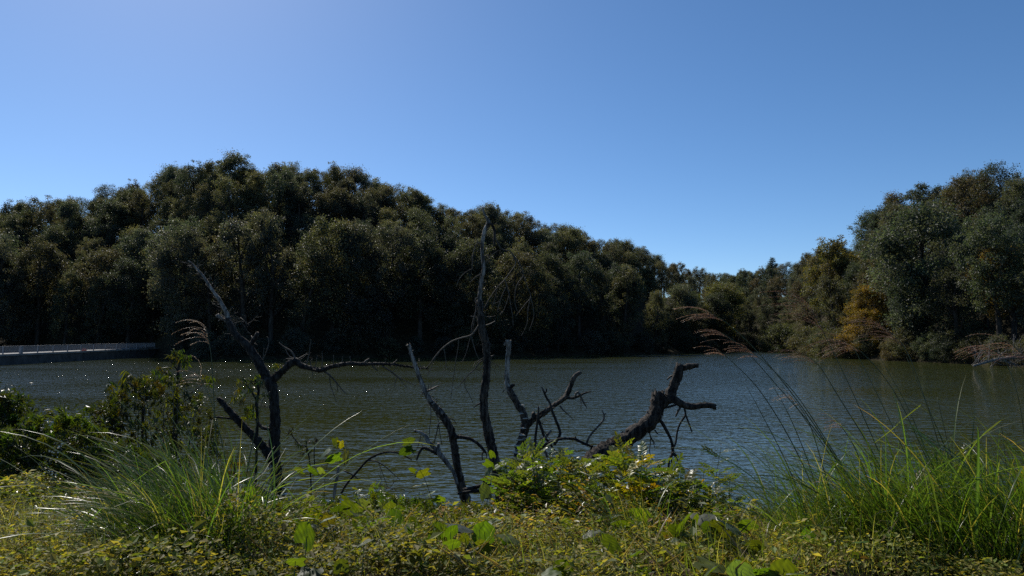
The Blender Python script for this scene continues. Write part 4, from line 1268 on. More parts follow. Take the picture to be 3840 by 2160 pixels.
BLADES = []
g = random.Random(60)
for k in range(18):
    BLADES.append(blade_mesh(200 + k, g.uniform(1.0, 1.7), g.uniform(0.014, 0.025), g.uniform(0.1, 0.6), g.uniform(0.6, 1.7), kink=0.55 if k % 9 == 8 else None))

def grass_clump(px, d, label, nbig, nfine, spread, seed, wind=0.75, hscale=1.0, group='clumps of tall silver grass'):
    g = random.Random(seed)
    r2 = np.random.RandomState(seed)
    x = (px - 1920) / F * d
    base = Vector((x, d, gz(x, d) - 0.02))
    o = thing('grass_clump', label, 'grass', base, group)
    for k in range(nbig):
        a, rr = g.uniform(0, 6.28), spread * math.sqrt(g.random())
        dx, dy = math.cos(a) * rr, math.sin(a) * rr
        z = gz(base.x + dx, base.y + dy) - base.z - 0.02
        head = math.pi + g.gauss(0, wind)
        if g.random() < 0.18:
            head = g.uniform(-1.2, 1.2)
        b = inst('blade', g.choice(BLADES), o, (dx, dy, z), (g.uniform(-0.2, 0.2), g.uniform(-0.15, 0.36), head), hscale * g.uniform(0.75, 1.15))
        t = g.choice([0.5, 0.65, 0.8, 0.95, 1.25])
        u = g.random()
        b.color = (t * 2.6, t * 1.5, t * 1.6, 1) if u < 0.06 else (t * g.uniform(0.8, 1.1), t, t * 0.9, 1)
    a, rr = r2.uniform(0, 6.28, nfine), spread * 1.1 * np.sqrt(r2.uniform(0, 1, nfine))
    X, Y = np.cos(a) * rr, np.sin(a) * rr
    Z = ground_z(X + base.x, Y + base.y) - base.z - 0.02
    V, Fq = blade_cloud(r2, np.stack([X, Y, Z], 1), math.pi + r2.normal(0, wind * 1.1, nfine), hscale * r2.uniform(0.45, 1.3, nfine), r2.uniform(0.005, 0.011, nfine), r2.uniform(0.0, 0.65, nfine), r2.uniform(0.5, 1.6, nfine), 7)
    dry = r2.uniform(0, 1, nfine) < 0.14
    c = np.where(dry[:, None], np.array([0.26, 0.21, 0.10]), np.array([0.066, 0.106, 0.026])) * r2.uniform(0.7, 1.35, (nfine, 1))
    stuff(mesh_obj('fine_blades', V, Fq, M['fine_blade'], o, col=np.repeat(c, 16, 0)))
    return o

def culm(parent, spec, depth, plume=None, seed=1, r=2.2):
    """a flowering stalk; plume = (n strands, length m, colour, sweep direction, spread)"""
    g = random.Random(seed)
    r2 = np.random.RandomState(seed)
    P, _ = pix([(s[0], s[1], 1) + tuple(s[2:3]) for s in spec], depth)
    o0 = parent.location
    n = len(P)
    rad = [max(0.0012, 0.0055 * (1 - 0.7 * i / (n - 1))) for i in range(n)]
    v, f = tube([p - o0 for p in P], rad, 6, g, 0, 0.06)
    cc = np.tile(np.array([(0.075, 0.085, 0.03)]), (len(v), 1))
    st = mesh_obj('stalk', v, f, M['stem'], parent, col=cc)
    if not plume:
        return st
    ns, L, colr, sweep, spr = plume
    tip = P[-1]
    d0 = (P[-1] - P[-2]).normalized()
    parts, hp, ha, pc, hc = [], [], [], [], []
    ns = max(7, int(ns * 0.8))
    for k in range(ns):
        s = tip - d0 * L * 0.5 * (k + g.random()) / ns
        side = Vector((g.gauss(0, 0.6), g.gauss(0, 1), g.gauss(0, 0.8))) * spr
        d = (d0 * 1.0 + side * 0.9 + sweep * 0.15).normalized()
        q, pts = s, [s]
        ll = L * g.uniform(0.5, 1.0)
        cs = np.array(colr) * g.uniform(0.6, 1.3)
        if g.random() < 0.25:
            cs = np.array((0.42, 0.33, 0.25))  # paler colour on random strands stands in for those lit white
        for m in range(7):
            d = (d + sweep * 0.2 + Vector((0, 0, -0.05 - 0.022 * m))).normalized()
            q = q + d * ll / 7
            pts.append(q)
            for _ in range(9):
                hp.append(pts[-2].lerp(q, g.random()) - o0)
                ha.append(d + Vector((g.gauss(0, 0.35), g.gauss(0, 0.35), g.gauss(0, 0.35))))
                hc.append(cs)
        parts.append(tube([p - o0 for p in pts], [0.0008, 0.0010, 0.0010, 0.0010, 0.0009, 0.0008, 0.0006, 0.0004], 4, g))
        pc += [cs] * len(parts[-1][0])
    v, f = join(parts)
    nv = len(v)
    hv, hf = leaf_cloud(np.array([list(p) for p in hp]), np.array([list(p) for p in ha]), r2.normal(size=(len(hp), 3)), 0.009, 0.0018)
    V = np.concatenate([np.array([list(p) for p in v]), hv])
    faces = list(f) + [tuple(int(i) + nv for i in q) for q in hf]
    C = np.concatenate([np.array(pc), np.repeat(np.array(hc), 4, 0)])
    pl = mesh_obj('plume', V, faces, M['plume'], st, col=C)
    return pl

SILVER, PURPLE, TAN = (0.46, 0.41, 0.34), (0.30, 0.185, 0.135), (0.30, 0.21, 0.155)
LEFTDOWN = Vector((-1, 0, -0.15)).normalized()

gl = grass_clump(770, 5.1, 'big arching grass clump with bright glossy blades at lower left', 210, 900, 0.34, 301, 0.7, 0.95)
grass_clump(600, 5.3, 'lower grass clump spreading left beside the big arching clump', 60, 420, 0.3, 302, 0.45, 0.75)
grass_clump(910, 5.1, 'small grass clump right of the big arching clump', 34, 260, 0.25, 303, 1.3, 0.85)
culm(gl, [(835, 2020), (812, 1700), (800, 1450), (790, 1320), (772, 1225)], 5.6, (15, 0.30, SILVER, Vector((-0.75, 0, -0.35)), 0.55), 311)
culm(gl, [(880, 2050), (850, 1750), (790, 1500), (742, 1405)], 5.7, (10, 0.22, SILVER, LEFTDOWN, 0.6), 312)
culm(gl, [(900, 2000), (930, 1750), (985, 1500), (1012, 1468)], 5.5, None, 313)
culm(gl, [(812, 2000), (700, 1600), (610, 1480)], 5.7, None, 314)

RIGHT = [(3010, 6.3, 'sparse grass clump nearest the open water at right', 30, 200, 0.28), (3170, 5.2, 'leaning grass clump left of the tallest plumed stalks', 60, 420, 0.36),
         (3330, 6.4, 'grass clump at the water\'s edge behind the plumed stalks', 50, 420, 0.4), (3400, 5.0, 'dense grass clump carrying the tallest plumed stalks', 90, 620, 0.42),
         (3600, 5.2, 'dense grass clump in front of the pale boulder', 80, 600, 0.42), (3710, 4.85, 'broad grass clump at the lower right corner', 90, 700, 0.42),
         (3880, 5.1, 'grass clump cut by the right edge of the picture', 70, 560, 0.42), (3800, 6.7, 'grass clump behind the others beside the yellow vine leaf', 46, 420, 0.4)]
RC = []
for i, (px, d, lab, nb, nf, sp) in enumerate(RIGHT):
    RC.append(grass_clump(px, d, lab, nb, nf, sp, 320 + i, 0.6, 0.95))
tuft = grass_clump(2380, 5.9, 'dark loose grass tuft in front of the leafy shrub', 26, 160, 0.22, 341, 0.6, 0.7)

a = RC[3]
SW = Vector((-1, 0.0, 0.06)).normalized()
culm(a, [(3420, 2120), (3190, 1800), (3010, 1530), (2850, 1330), (2730, 1215), (2650, 1165)], 5.4, (13, 0.33, TAN, SW, 0.32), 351)
culm(a, [(3400, 2120), (3180, 1780), (3000, 1500), (2880, 1370), (2800, 1305)], 5.45, (12, 0.26, TAN, SW, 0.4), 352)
culm(a, [(3350, 2120), (3120, 1700), (2900, 1430), (2780, 1300), (2700, 1245)], 5.7, (12, 0.29, TAN, SW, 0.32), 353)
culm(RC[1], [(3160, 2080), (2990, 1700), (2860, 1480), (2760, 1370), (2690, 1310)], 5.7, (8, 0.22, TAN, SW, 0.25), 354)
culm(a, [(3470, 2120), (3340, 1800), (3210, 1500), (3110, 1290), (3040, 1155)], 5.6, (26, 0.50, PURPLE, Vector((-1, 0, 0.02)), 0.4), 355)
culm(RC[4], [(3640, 2100), (3510, 1800), (3360, 1480), (3230, 1320), (3150, 1275)], 5.8, (24, 0.40, PURPLE, Vector((-1, 0, -0.3)), 0.4), 356)
culm(RC[4], [(3660, 2100), (3560, 1800), (3470, 1500), (3390, 1300), (3310, 1225)], 5.8, (26, 0.46, PURPLE, Vector((-1, 0, 0.0)), 0.4), 357)
culm(RC[6], [(3900, 2080), (3860, 1800), (3820, 1500), (3760, 1340), (3690, 1295)], 5.7, (16, 0.36, PURPLE, Vector((-1, 0, -0.25)), 0.3), 358)
culm(RC[6], [(3930, 2080), (3900, 1800), (3880, 1500), (3850, 1350), (3790, 1290)], 5.7, (16, 0.40, PURPLE, Vector((-1, 0, -0.12)), 0.35), 359)
culm(RC[1], [(3180, 2080), (3100, 1800), (3040, 1600), (2995, 1520), (2960, 1478)], 5.5, (12, 0.20, SILVER, Vector((-1, 0, -0.25)), 0.5), 360)
culm(RC[3], [(3330, 2100), (3270, 1850), (3215, 1700), (3170, 1620), (3130, 1570)], 5.3, (10, 0.20, TAN, Vector((-1, 0, -0.1)), 0.6), 361)
culm(RC[3], [(3440, 2100), (3300, 1750), (3140, 1480), (3070, 1370), (3010, 1325)], 5.5, (14, 0.30, TAN, SW, 0.3), 362)
for k, sp in enumerate(([(3560, 2100), (3430, 1780), (3290, 1480), (3200, 1300)], [(3700, 2100), (3560, 1720), (3460, 1480), (3400, 1340)], [(3620, 2100), (3500, 1760), (3400, 1520), (3300, 1340)],
                        [(3800, 2080), (3780, 1820), (3755, 1600), (3740, 1560)], [(3680, 2080), (3590, 1800), (3530, 1560), (3515, 1490)], [(3070, 2050), (2960, 1760), (2860, 1560), (2800, 1450)], [(3120, 2050), (3040, 1760), (2960, 1560), (2900, 1450)],
                        [(3260, 2050), (3130, 1740), (3010, 1560), (2930, 1440)])):
    culm(RC[4 if k < 5 else 1], sp, 5.6, None, 370 + k)
# bent straw-yellow leaves
for k, (sp, w) in enumerate((([(3300, 1830), (3380, 1765), (3432, 1705)], 5), ([(3365, 1590), (3420, 1545), (3452, 1520)], 4), ([(3545, 1740), (3640, 1670), (3752, 1578)], 3), ([(3280, 1660), (3340, 1615), (3368, 1590)], 3))):
    P, rr = pix([(q[0], q[1], w) for q in sp], 5.5)
    V, Fc = [], []
    for i, p in enumerate(P):
        p = p - RC[4].location
        ww = rr[i] * (0.5 if i == 0 else 1.0)
        V += [p + Vector((ww * 0.5, 0, ww)), p - Vector((ww * 0.5, 0, ww))]
        if i:
            Fc.append((2 * i - 2, 2 * i - 1, 2 * i + 1, 2 * i))
    b = mesh_obj('blade', V, Fc, M['grass_blade'], RC[4], col=np.tile(np.array([(0.16, 0.17, 0.035)]), (len(V), 1)))
    b['label'] = 'straight yellowed bent blade'

# --- broad vine leaves ------------------------------------------------------
def big_leaf_mesh(seed, lob=0.25, torn=False):
    """a broad heart-shaped, faintly lobed leaf of unit length along +Y, upper face +Z"""
    g = random.Random(seed)
    rows, half = 9, 4
    V, Fc, C = [], [], []
    ph = [g.uniform(0, 6.28) for _ in range(4)]
    for i in range(rows + 1):
        t = i / rows
        w = 0.60 * (math.sin(math.pi * min(1, (t * 0.93 + 0.10))) ** 0.62) * (1 - 0.25 * t) + (0.03 if t < 1 else 0)
        w *= 1 + lob * math.sin(2 * math.pi * (t * 1.6 + 0.1)) * 0.5 + g.uniform(-0.05, 0.05)
        if i == rows:
            w = 0.008
        for k in range(-half, half + 1):
            u = k / half
            y = t - (0.16 * abs(u) ** 1.6 * (1 - t) * 1.2) * (1 if t < 0.6 else 0.4)
            z = 0.16 * abs(u) * w - 0.20 * t * t - 0.12 * (u * w) ** 2 * 3 + 0.02 * math.sin(9 * t + 5 * u + ph[0]) + 0.025 * math.sin(6 * u - 4 * t + ph[1])
            V.append((u * w + g.uniform(-0.008, 0.008), y, z))
            vein = 1.35 if k == 0 else 1.0
            n_ = 0.7 + 0.55 * math.sin(13 * t - abs(u) * 6 + ph[2]) ** 2
            C.append((0.070 * vein * n_, 0.098 * vein * n_, 0.020 * vein))
    m = 2 * half + 1
    for i in range(rows):
        for k in range(m - 1):
            if torn and ((k in (0, m - 2) and i % 3 == 1) or (k == 1 and i == 5) or g.random() < 0.04):
                continue
            a = i * m + k
            Fc.append((a, a + 1, a + 1 + m, a + m))
    o = mesh_obj('leaf', V, Fc, M['broad_leaf'], col=np.array(C))
    me = o.data
    bpy.data.objects.remove(o)
    return me

BIG = [big_leaf_mesh(400 + k, 0.15 + 0.1 * (k % 3)) for k in range(5)]
TORN = [big_leaf_mesh(420 + k, 0.3, True) for k in range(2)]

def frame(axis, up):
    y = axis.normalized()
    x = y.cross(up).normalized()
    z = x.cross(y)
    return Matrix((x, y, z)).transposed()

def place_leaf(parent, mesh, p, axis, nrm, size, col=(1, 1, 1), name='leaf', aspect=1.0):
    m3 = frame(axis, nrm) @ Matrix.Diagonal((size * aspect, size, size))
    o = inst(name, mesh, parent, p - parent.location, mat3=m3)
    o.color = (*col, 1)
    return o

GREEN, GREY, YEL, DARK = (1.0, 1.0, 0.9), (1.3, 1.2, 3.4), (1.9, 1.15, 0.6), (0.55, 0.65, 0.9)

def vine(label, leaves, above, seed, cat='vine', name='vine_plant', group=None):
    """leaves = [(px, py, size px, colour, facing)]; facing 'back' shows sunlit leaf against the light, 'flat' a level shiny one"""
    g = random.Random(seed)
    pts = []
    for (px, py, s, c, fc) in leaves:
        d = depth_at(px, py, above)
        pts.append((Wp(px, py, d), s / F * d, c, fc))
    for (p, s, c, fc) in list(pts):
        for _ in range(g.randint(2, 4)):
            q = p + Vector((g.gauss(0, s * 1.1), g.gauss(0, s * 0.9), -g.uniform(0.02, 0.16)))
            q.z = max(q.z, gz(q.x, q.y) + 0.05)
            pts.append((q, s * g.uniform(0.35, 0.8), g.choice([(0.8, 0.75, 0.8), (0.6, 0.65, 0.7), (1.1, 0.85, 0.7), (0.9, 0.9, 0.8), (0.5, 0.55, 0.6)]), g.choice(['back', 'flat', 'flat', 'up'])))
    cx = sum((p[0] for p in pts), Vector()) / len(pts)
    base = Vector((cx.x, cx.y, gz(cx.x, cx.y)))
    o = thing(name, label, cat, base, group)
    stems = []
    for (p, s, c, fc) in pts:
        foot = Vector((p.x + g.uniform(-0.06, 0.06), p.y + g.uniform(-0.05, 0.1), 0))
        foot.z = gz(foot.x, foot.y)
        stems.append(tube([foot - o.location, (foot.lerp(p, 0.5) + Vector((g.uniform(-0.03, 0.03), 0.02, 0.02))) - o.location, p - o.location], [0.0035, 0.003, 0.002], 5, g))
        if fc == 'back':
            ax = Vector((g.uniform(-0.7, 0.7), g.uniform(-0.2, 0.2), g.uniform(-0.2, 0.9) + 0.25))
            nr = Vector((g.uniform(-0.7, 0.7), g.uniform(0.1, 1.0), 0.65))
        elif fc == 'up':
            ax = Vector((g.uniform(-0.5, 0.5), 0.0, 1.0))
            nr = Vector((g.uniform(-0.6, 0.6), 1, 0.2))
        else:
            ax = Vector((g.uniform(-1, 1), g.uniform(-0.9, 0.2), -0.1))
            nr = Vector((g.uniform(-0.2, 0.2), g.uniform(-0.15, 0.45), 1))
        mesh = g.choice(TORN) if fc == 'torn' else g.choice(BIG)
        place_leaf(o, mesh, p - ax.normalized() * s * 0.45, ax, nr, s, tuple(k * g.uniform(0.85, 1.2) for k in c), aspect=g.uniform(0.85, 1.15))
    for v, f in stems:
        mesh_obj('stem', v, f, M['stem'], o, col=np.tile(np.array([(0.07, 0.09, 0.03)]), (len(v), 1)))
    return o

vine('vine with one big glowing yellow-green leaf right of the left grass clump', [(965, 1935, 125, GREEN, 'back'), (925, 1845, 60, GREEN, 'back'), (1160, 1868, 50, GREEN, 'back'), (885, 1840, 62, GREY, 'flat'), (1030, 1985, 60, GREEN, 'back')], 0.22, 501)
vine('vine leaves at the bottom edge in front of the left grass clump', [(830, 2140, 110, GREEN, 'back'), (900, 2150, 100, GREEN, 'back'), (770, 2155, 80, GREEN, 'back'), (680, 2150, 90, DARK, 'flat'), (730, 2135, 70, DARK, 'flat')], 0.12, 502)
vine('vine with big pale grey leaves lying left of the grass clump', [(325, 1955, 110, GREY, 'flat'), (395, 1975, 130, GREY, 'flat'), (480, 1962, 90, GREEN, 'back'), (255, 1965, 70, GREY, 'flat'), (90, 1950, 70, GREY, 'flat')], 0.1, 503)
vine('vine mound of broad leaves at the bank edge below the arching branch', [(1335, 1905, 105, GREEN, 'back'), (1395, 1895, 80, GREY, 'flat'), (1435, 1885, 90, DARK, 'back'), (1175, 1920, 70, GREEN, 'back'), (1300, 1870, 50, GREEN, 'back'), (1270, 1905, 60, DARK, 'flat'), (1460, 1905, 50, GREEN, 'up'),
      (1150, 2000, 90, GREEN, 'back'), (1225, 1945, 60, GREY, 'flat'), (1410, 1950, 100, GREEN, 'back'), (1480, 1940, 60, GREEN, 'back'), (1080, 1960, 60, GREEN, 'back')], 0.35, 504)
vine('vine with green and silvery leaves below the tall dead trunk', [(1770, 1945, 95, GREEN, 'back'), (1730, 1975, 100, GREY, 'flat'), (1690, 1990, 60, GREEN, 'back'), (1815, 1990, 70, GREEN, 'back'), (1840, 1955, 60, GREY, 'flat'), (1700, 2035, 55, GREEN, 'back'), (1545, 1995, 60, GREEN, 'back')], 0.3, 505)
vine('dark folded vine leaf at the bottom edge, left of centre', [(1130, 2130, 110, (0.55, 0.7, 1.3), 'flat'), (1160, 2150, 80, DARK, 'flat'), (1110, 2150, 70, GREEN, 'back')], 0.12, 506)
vine('vine leaves half hidden in front of the leafy shrub', [(2290, 2030, 75, GREEN, 'back'), (2330, 1960, 70, GREEN, 'back'), (2350, 1915, 60, GREEN, 'back'), (2410, 1930, 70, GREEN, 'back'), (2210, 2000, 60, GREY, 'flat'), (2460, 1905, 70, GREEN, 'back'), (2130, 1960, 50, GREEN, 'back'), (2560, 1955, 80, GREEN, 'back'), (2600, 1960, 70, GREEN, 'back')], 0.3, 507)
vine('vine with a large tattered leaf near the bottom edge', [(2700, 2120, 165, (1.1, 1.15, 0.9), 'torn'), (2650, 2150, 90, GREEN, 'back'), (2775, 2140, 90, GREY, 'up')], 0.2, 508)
vine('bright vine leaves at the bottom edge beneath the right grass', [(2870, 2145, 95, GREEN, 'back'), (2935, 2140, 100, GREEN, 'back'), (2990, 2150, 70, GREEN, 'back'), (2820, 2150, 60, DARK, 'flat')], 0.15, 509)
vine('vine with a pale veined leaf at the water\'s edge right of the shrub', [(2745, 1975, 95, GREY, 'flat'), (2640, 1945, 80, GREY, 'flat'), (2800, 1965, 60, GREEN, 'back'), (2750, 1915, 60, DARK, 'back'), (2690, 1970, 60, GREEN, 'back'), (2760, 1940, 50, DARK, 'back')], 0.3, 510)
vine('vine leaves low at the bottom edge right of centre', [(2120, 2140, 90, GREEN, 'back'), (2060, 2150, 60, GREEN, 'flat'), (1990, 2150, 55, GREEN, 'back'), (2160, 2080, 55, GREY, 'flat')], 0.15, 511)
vine('yellow vine leaf among the grass at the right edge', [(3820, 1790, 95, YEL, 'back'), (3838, 1850, 60, GREEN, 'back')], 0.55, 512)
vine('scattered vine leaves under the right-hand grass', [(3290, 2005, 60, GREEN, 'back'), (3230, 2030, 50, GREEN, 'back'), (3170, 1990, 60, GREEN, 'back'), (3480, 2020, 55, GREEN, 'back'), (3020, 2010, 55, GREEN, 'back')], 0.25, 513)

# --- upright leafy weeds ----------------------------------------------------
def upright(label, stem, depth, leaves, seed, name='leafy_weed', col=GREEN):
    g = random.Random(seed)
    P, _ = pix([(q[0], q[1], 1) for q in stem], depth)
    foot = P[0].copy()
    foot.z = min(foot.z, gz(foot.x, foot.y)) - 0.02
    o = thing(name, label, 'weed', foot)
    pts = [foot] + P if (P[0] - foot).length > 0.04 else P
    n = len(pts)
    v, f = tube([p - o.location for p in pts], [0.005 - 0.0032 * i / (n - 1) for i in range(n)], 6, g, 0, 0.05)
    mesh_obj('stem', v, f, M['stem'], o, col=np.tile(np.array([(0.05, 0.05, 0.022)]), (len(v), 1)))
    for (px, py, s, c, fc) in leaves:
        p = Wp(px, py, depth + g.uniform(-0.06, 0.06))
        ax = Vector((g.uniform(-1, 1), g.uniform(-0.3, 0.3), g.uniform(-0.6, 0.5)))
        nr = Vector((g.uniform(-0.3, 0.3), 0.75, 0.65)) if fc == 'back' else Vector((g.uniform(-0.4, 0.4), g.uniform(-0.2, 0.3), 1))
        place_leaf(o, g.choice(BIG), p - ax.normalized() * s / F * depth * 0.5, ax, nr, s / F * depth, tuple(k * g.uniform(0.85, 1.2) for k in c), aspect=0.8)
    return o

upright('arching weed stem with drooping leaves over the water', [(1645, 1990), (1625, 1890), (1590, 1790), (1555, 1710), (1528, 1645)], 7.6,
        [(1535, 1650, 45, DARK, 'back'), (1520, 1690, 55, DARK, 'back'), (1545, 1690, 40, GREEN, 'back'), (1580, 1775, 50, GREEN, 'back'), (1545, 1760, 28, GREEN, 'back'), (1605, 1810, 40, GREY, 'flat'), (1612, 1850, 40, GREY, 'flat'), (1650, 1870, 48, GREEN, 'back'), (1560, 1820, 30, GREEN, 'flat'), (1662, 1905, 45, GREEN, 'flat')], 521)
upright('slender weed with silvery-backed leaves in front of the tall trunk', [(1815, 2000), (1822, 1920), (1834, 1840), (1848, 1760), (1856, 1715)], 7.4,
        [(1838, 1742, 42, GREEN, 'back'), (1868, 1745, 50, GREY, 'flat'), (1852, 1775, 50, GREY, 'flat'), (1826, 1770, 40, GREY, 'flat'), (1870, 1800, 50, GREY, 'flat'), (1820, 1838, 55, GREY, 'back'), (1872, 1826, 48, GREY, 'flat'), (1800, 1905, 50, GREY, 'flat'), (1860, 1880, 45, GREY, 'flat'), (1845, 1700, 30, GREEN, 'back')], 522)
upright('weed with a few broad leaves beside the pale broken stick', [(1215, 1880), (1218, 1800), (1228, 1740), (1250, 1690), (1262, 1655)], 8.2,
        [(1260, 1662, 34, GREEN, 'back'), (1278, 1668, 32, YEL, 'back'), (1245, 1718, 55, GREEN, 'back'), (1212, 1703, 55, GREY, 'flat'), (1300, 1715, 55, GREY, 'flat'), (1180, 1765, 50, GREEN, 'back'), (1205, 1760, 36, GREY, 'flat'), (1120, 1760, 40, GREEN, 'back')], 523)

# --- pinnate-leaved shrub ---------------------------------------------------
def pinnate_mesh(seed, npair=7, L=1.0):
    """compound leaf, unit length along +Y"""
    g = random.Random(seed)
    P, A_, Nn, ln = [], [], [], []
    parts = []
    pts = []
    for i in range(9):
        t = i / 8
        pts.append(Vector((0.02 * math.sin(4 * t), t * 0.86, -0.22 * t * t)))
    parts.append(tube(pts, [0.011 * (1 - 0.7 * i / 8) for i in range(9)], 4, g))
    for k in range(npair):
        t = 0.18 + 0.78 * k / (npair - 1)
        q = Vector((0, t * 0.86, -0.22 * t * t))
        for s in (-1, 1):
            P.append(list(q))
            A_.append([s * 0.9, 0.55 + g.uniform(-0.15, 0.15), g.uniform(-0.3, 0.25)])
            Nn.append([-s * g.uniform(0.0, 0.5), 0.1, 1])
            ln.append(0.24 * (1 - 0.35 * abs(t - 0.5)) * g.uniform(0.85, 1.15))
    P.append([0, 0.86, -0.22]); A_.append([0, 1, -0.2]); Nn.append([0, 0, 1]); ln.append(0.25)
    P, A_, Nn, ln = map(np.array, (P, A_, Nn, ln))
    # oval leaflets: six triangles each
    ax = unit(A_.astype(float))
    sv = unit(np.cross(Nn.astype(float), ax))
    nn = np.cross(ax, sv)
    V, Fc = [list(map(float, v)) for v in parts[0][0]], list(parts[0][1])
    for i in range(len(P)):
        b = len(V)
        l, w = ln[i], ln[i] * 0.55
        prof = ((0, 0), (0.3, 0.42), (0.62, 0.5), (1.0, 0.0))
        mid = [P[i] + ax[i] * l * t - nn[i] * l * 0.12 * t * t for t, _ in prof]
        V.append(list(mid[0]))
        for j in (1, 2):
            t, ww = prof[j]
            V.append(list(mid[j] + sv[i] * w * ww + nn[i] * w * 0.12))
            V.append(list(mid[j]))
            V.append(list(mid[j] - sv[i] * w * ww + nn[i] * w * 0.12))
        V.append(list(mid[3]))
        Fc += [(b, b + 2, b + 1), (b, b + 3, b + 2), (b + 1, b + 2, b + 5, b + 4), (b + 2, b + 3, b + 6, b + 5), (b + 4, b + 5, b + 7), (b + 5, b + 6, b + 7)]
    C = np.tile(np.array([(0.088, 0.118, 0.028)]), (len(V), 1)) * np.random.RandomState(seed).uniform(0.8, 1.25, (len(V), 1))
    o = mesh_obj('compound_leaf', V, Fc, M['weed_leaf'], col=C, smooth=False)
    me = o.data
    bpy.data.objects.remove(o)
    return me

PIN = [pinnate_mesh(600 + k, 6 + k % 3) for k in range(5)]

def pinnate_shrub(label, tops, seed, nleaf, yellow, leaf_px=92, above=0.0):
    """tops = [(px, py, depth)] of the shoots; each grows from the bank below"""
    g = random.Random(seed)
    T = [Wp(px, py, d) for px, py, d in tops]
    c = sum(T, Vector()) / len(T)
    base = Vector((c.x, min(c.y, float(shore_y(np.array([c.x]))[0]) - 0.4), 0))
    base.z = gz(base.x, base.y) - 0.02
    o = thing('leafy_shrub', label, 'shrub', base)
    stems = []
    for p in T:
        foot = base.lerp(Vector((p.x, p.y, base.z)), 0.55)
        foot.y = min(foot.y, float(shore_y(np.array([foot.x]))[0]) - 0.3)
        foot.z = gz(foot.x, foot.y) - 0.02
        bend = foot.lerp(p, 0.5) + Vector((g.uniform(-0.08, 0.08), g.uniform(-0.05, 0.05), 0.06))
        pts, _ = catmull([foot, bend, p], [1, 1, 1], 0.05)
        stems.append(tube([q - o.location for q in pts], [0.007 - 0.005 * i / (len(pts) - 1) for i in range(len(pts))], 5, g))
        y_here = g.random() < yellow
        for k in range(nleaf):
            t = 0.25 + 0.75 * (k + g.random() * 0.8) / nleaf
            i = min(len(pts) - 2, int(t * (len(pts) - 1)))
            q = pts[i]
            al = (pts[i + 1] - pts[i]).normalized()
            an = k * 2.4 + g.uniform(-0.5, 0.5)
            out_ = Vector((math.cos(an), math.sin(an) * 0.8, g.uniform(-0.1, 0.5)))
            ax = (out_ + al * 0.5).normalized()
            s = leaf_px / F * p.y * g.uniform(0.75, 1.2)
            col = GREEN
            if y_here and g.random() < 0.7:
                col = (2.4, 1.5, 0.5)
            elif g.random() < 0.12:
                col = (1.5, 1.35, 0.7)
            place_leaf(o, g.choice(PIN), q, ax, Vector((g.uniform(-0.6, 0.6), g.uniform(-0.3, 1.3), 0.9)), s, tuple(v * g.uniform(0.8, 1.2) for v in col), 'compound_leaf')
    for v, f in stems:
        mesh_obj('stem', v, f, M['stem'], o, col=np.tile(np.array([(0.06, 0.055, 0.03)]), (len(v), 1)))
    return o

def shoots(seed, x0, x1, line, n, low, dr):
    g = random.Random(seed)
    r = []
    for k in range(n):
        px = x0 + (x1 - x0) * (k + g.random()) / n
        top = np.interp(px, [l[0] for l in line], [l[1] for l in line])
        r.append((px, top + (low - top) * (0 if k % 2 == 0 else g.uniform(0.1, 0.8)), g.uniform(*dr)))
    return r

LINE = [(1880, 1800), (1930, 1720), (1990, 1690), (2060, 1695), (2130, 1735), (2200, 1770), (2270, 1720), (2320, 1690), (2400, 1720), (2470, 1755), (2540, 1790), (2600, 1800), (2680, 1800), (2760, 1840)]
pinnate_shrub('feathery-leaved green shrub in front of the fungus-covered tree', shoots(1, 1890, 2110, LINE, 23, 1985, (6.8, 8.2)), 611, 12, 0.2)
pinnate_shrub('feathery-leaved shrub with golden leaves at the foot of the broken trunk', shoots(2, 2090, 2330, LINE, 23, 1985, (6.7, 8.2)), 612, 12, 0.4)
pinnate_shrub('feathery-leaved shrub right of the broken trunk\'s foot', shoots(3, 2310, 2600, LINE, 25, 1985, (6.7, 8.2)), 613, 12, 0.3)
pinnate_shrub('slim feathery-leaved shoot rising against the water right of the shrub', [(2705, 1665, 7.6), (2640, 1755, 7.6), (2600, 1790, 7.5), (2735, 1790, 7.6), (2750, 1860, 7.5), (2680, 1850, 7.5), (2660, 1810, 7.6), (2620, 1850, 7.4), (2570, 1800, 7.5), (2700, 1760, 7.6), (2580, 1880, 7.2), (2650, 1900, 7.2)], 614, 11, 0.2, 62)
pinnate_shrub('small golden-leaved shrub at the bank edge left of the green shrub', shoots(4, 1870, 2010, [(1870, 1850), (2010, 1860)], 8, 1960, (7.0, 7.6)), 615, 9, 0.75, 50)
pinnate_shrub('low feathery-leaved plant at the bank edge below the arching branch', shoots(5, 1330, 1450, [(1320, 1830), (1450, 1800)], 6, 1880, (8.0, 8.4)), 616, 8, 0.05, 48)
pinnate_shrub('small leafy shoot at the water\'s edge left of the right-hand grass', [(2900, 1845, 7.8), (2880, 1875, 7.7), (2915, 1880, 7.7)], 617, 7, 0.1, 40)

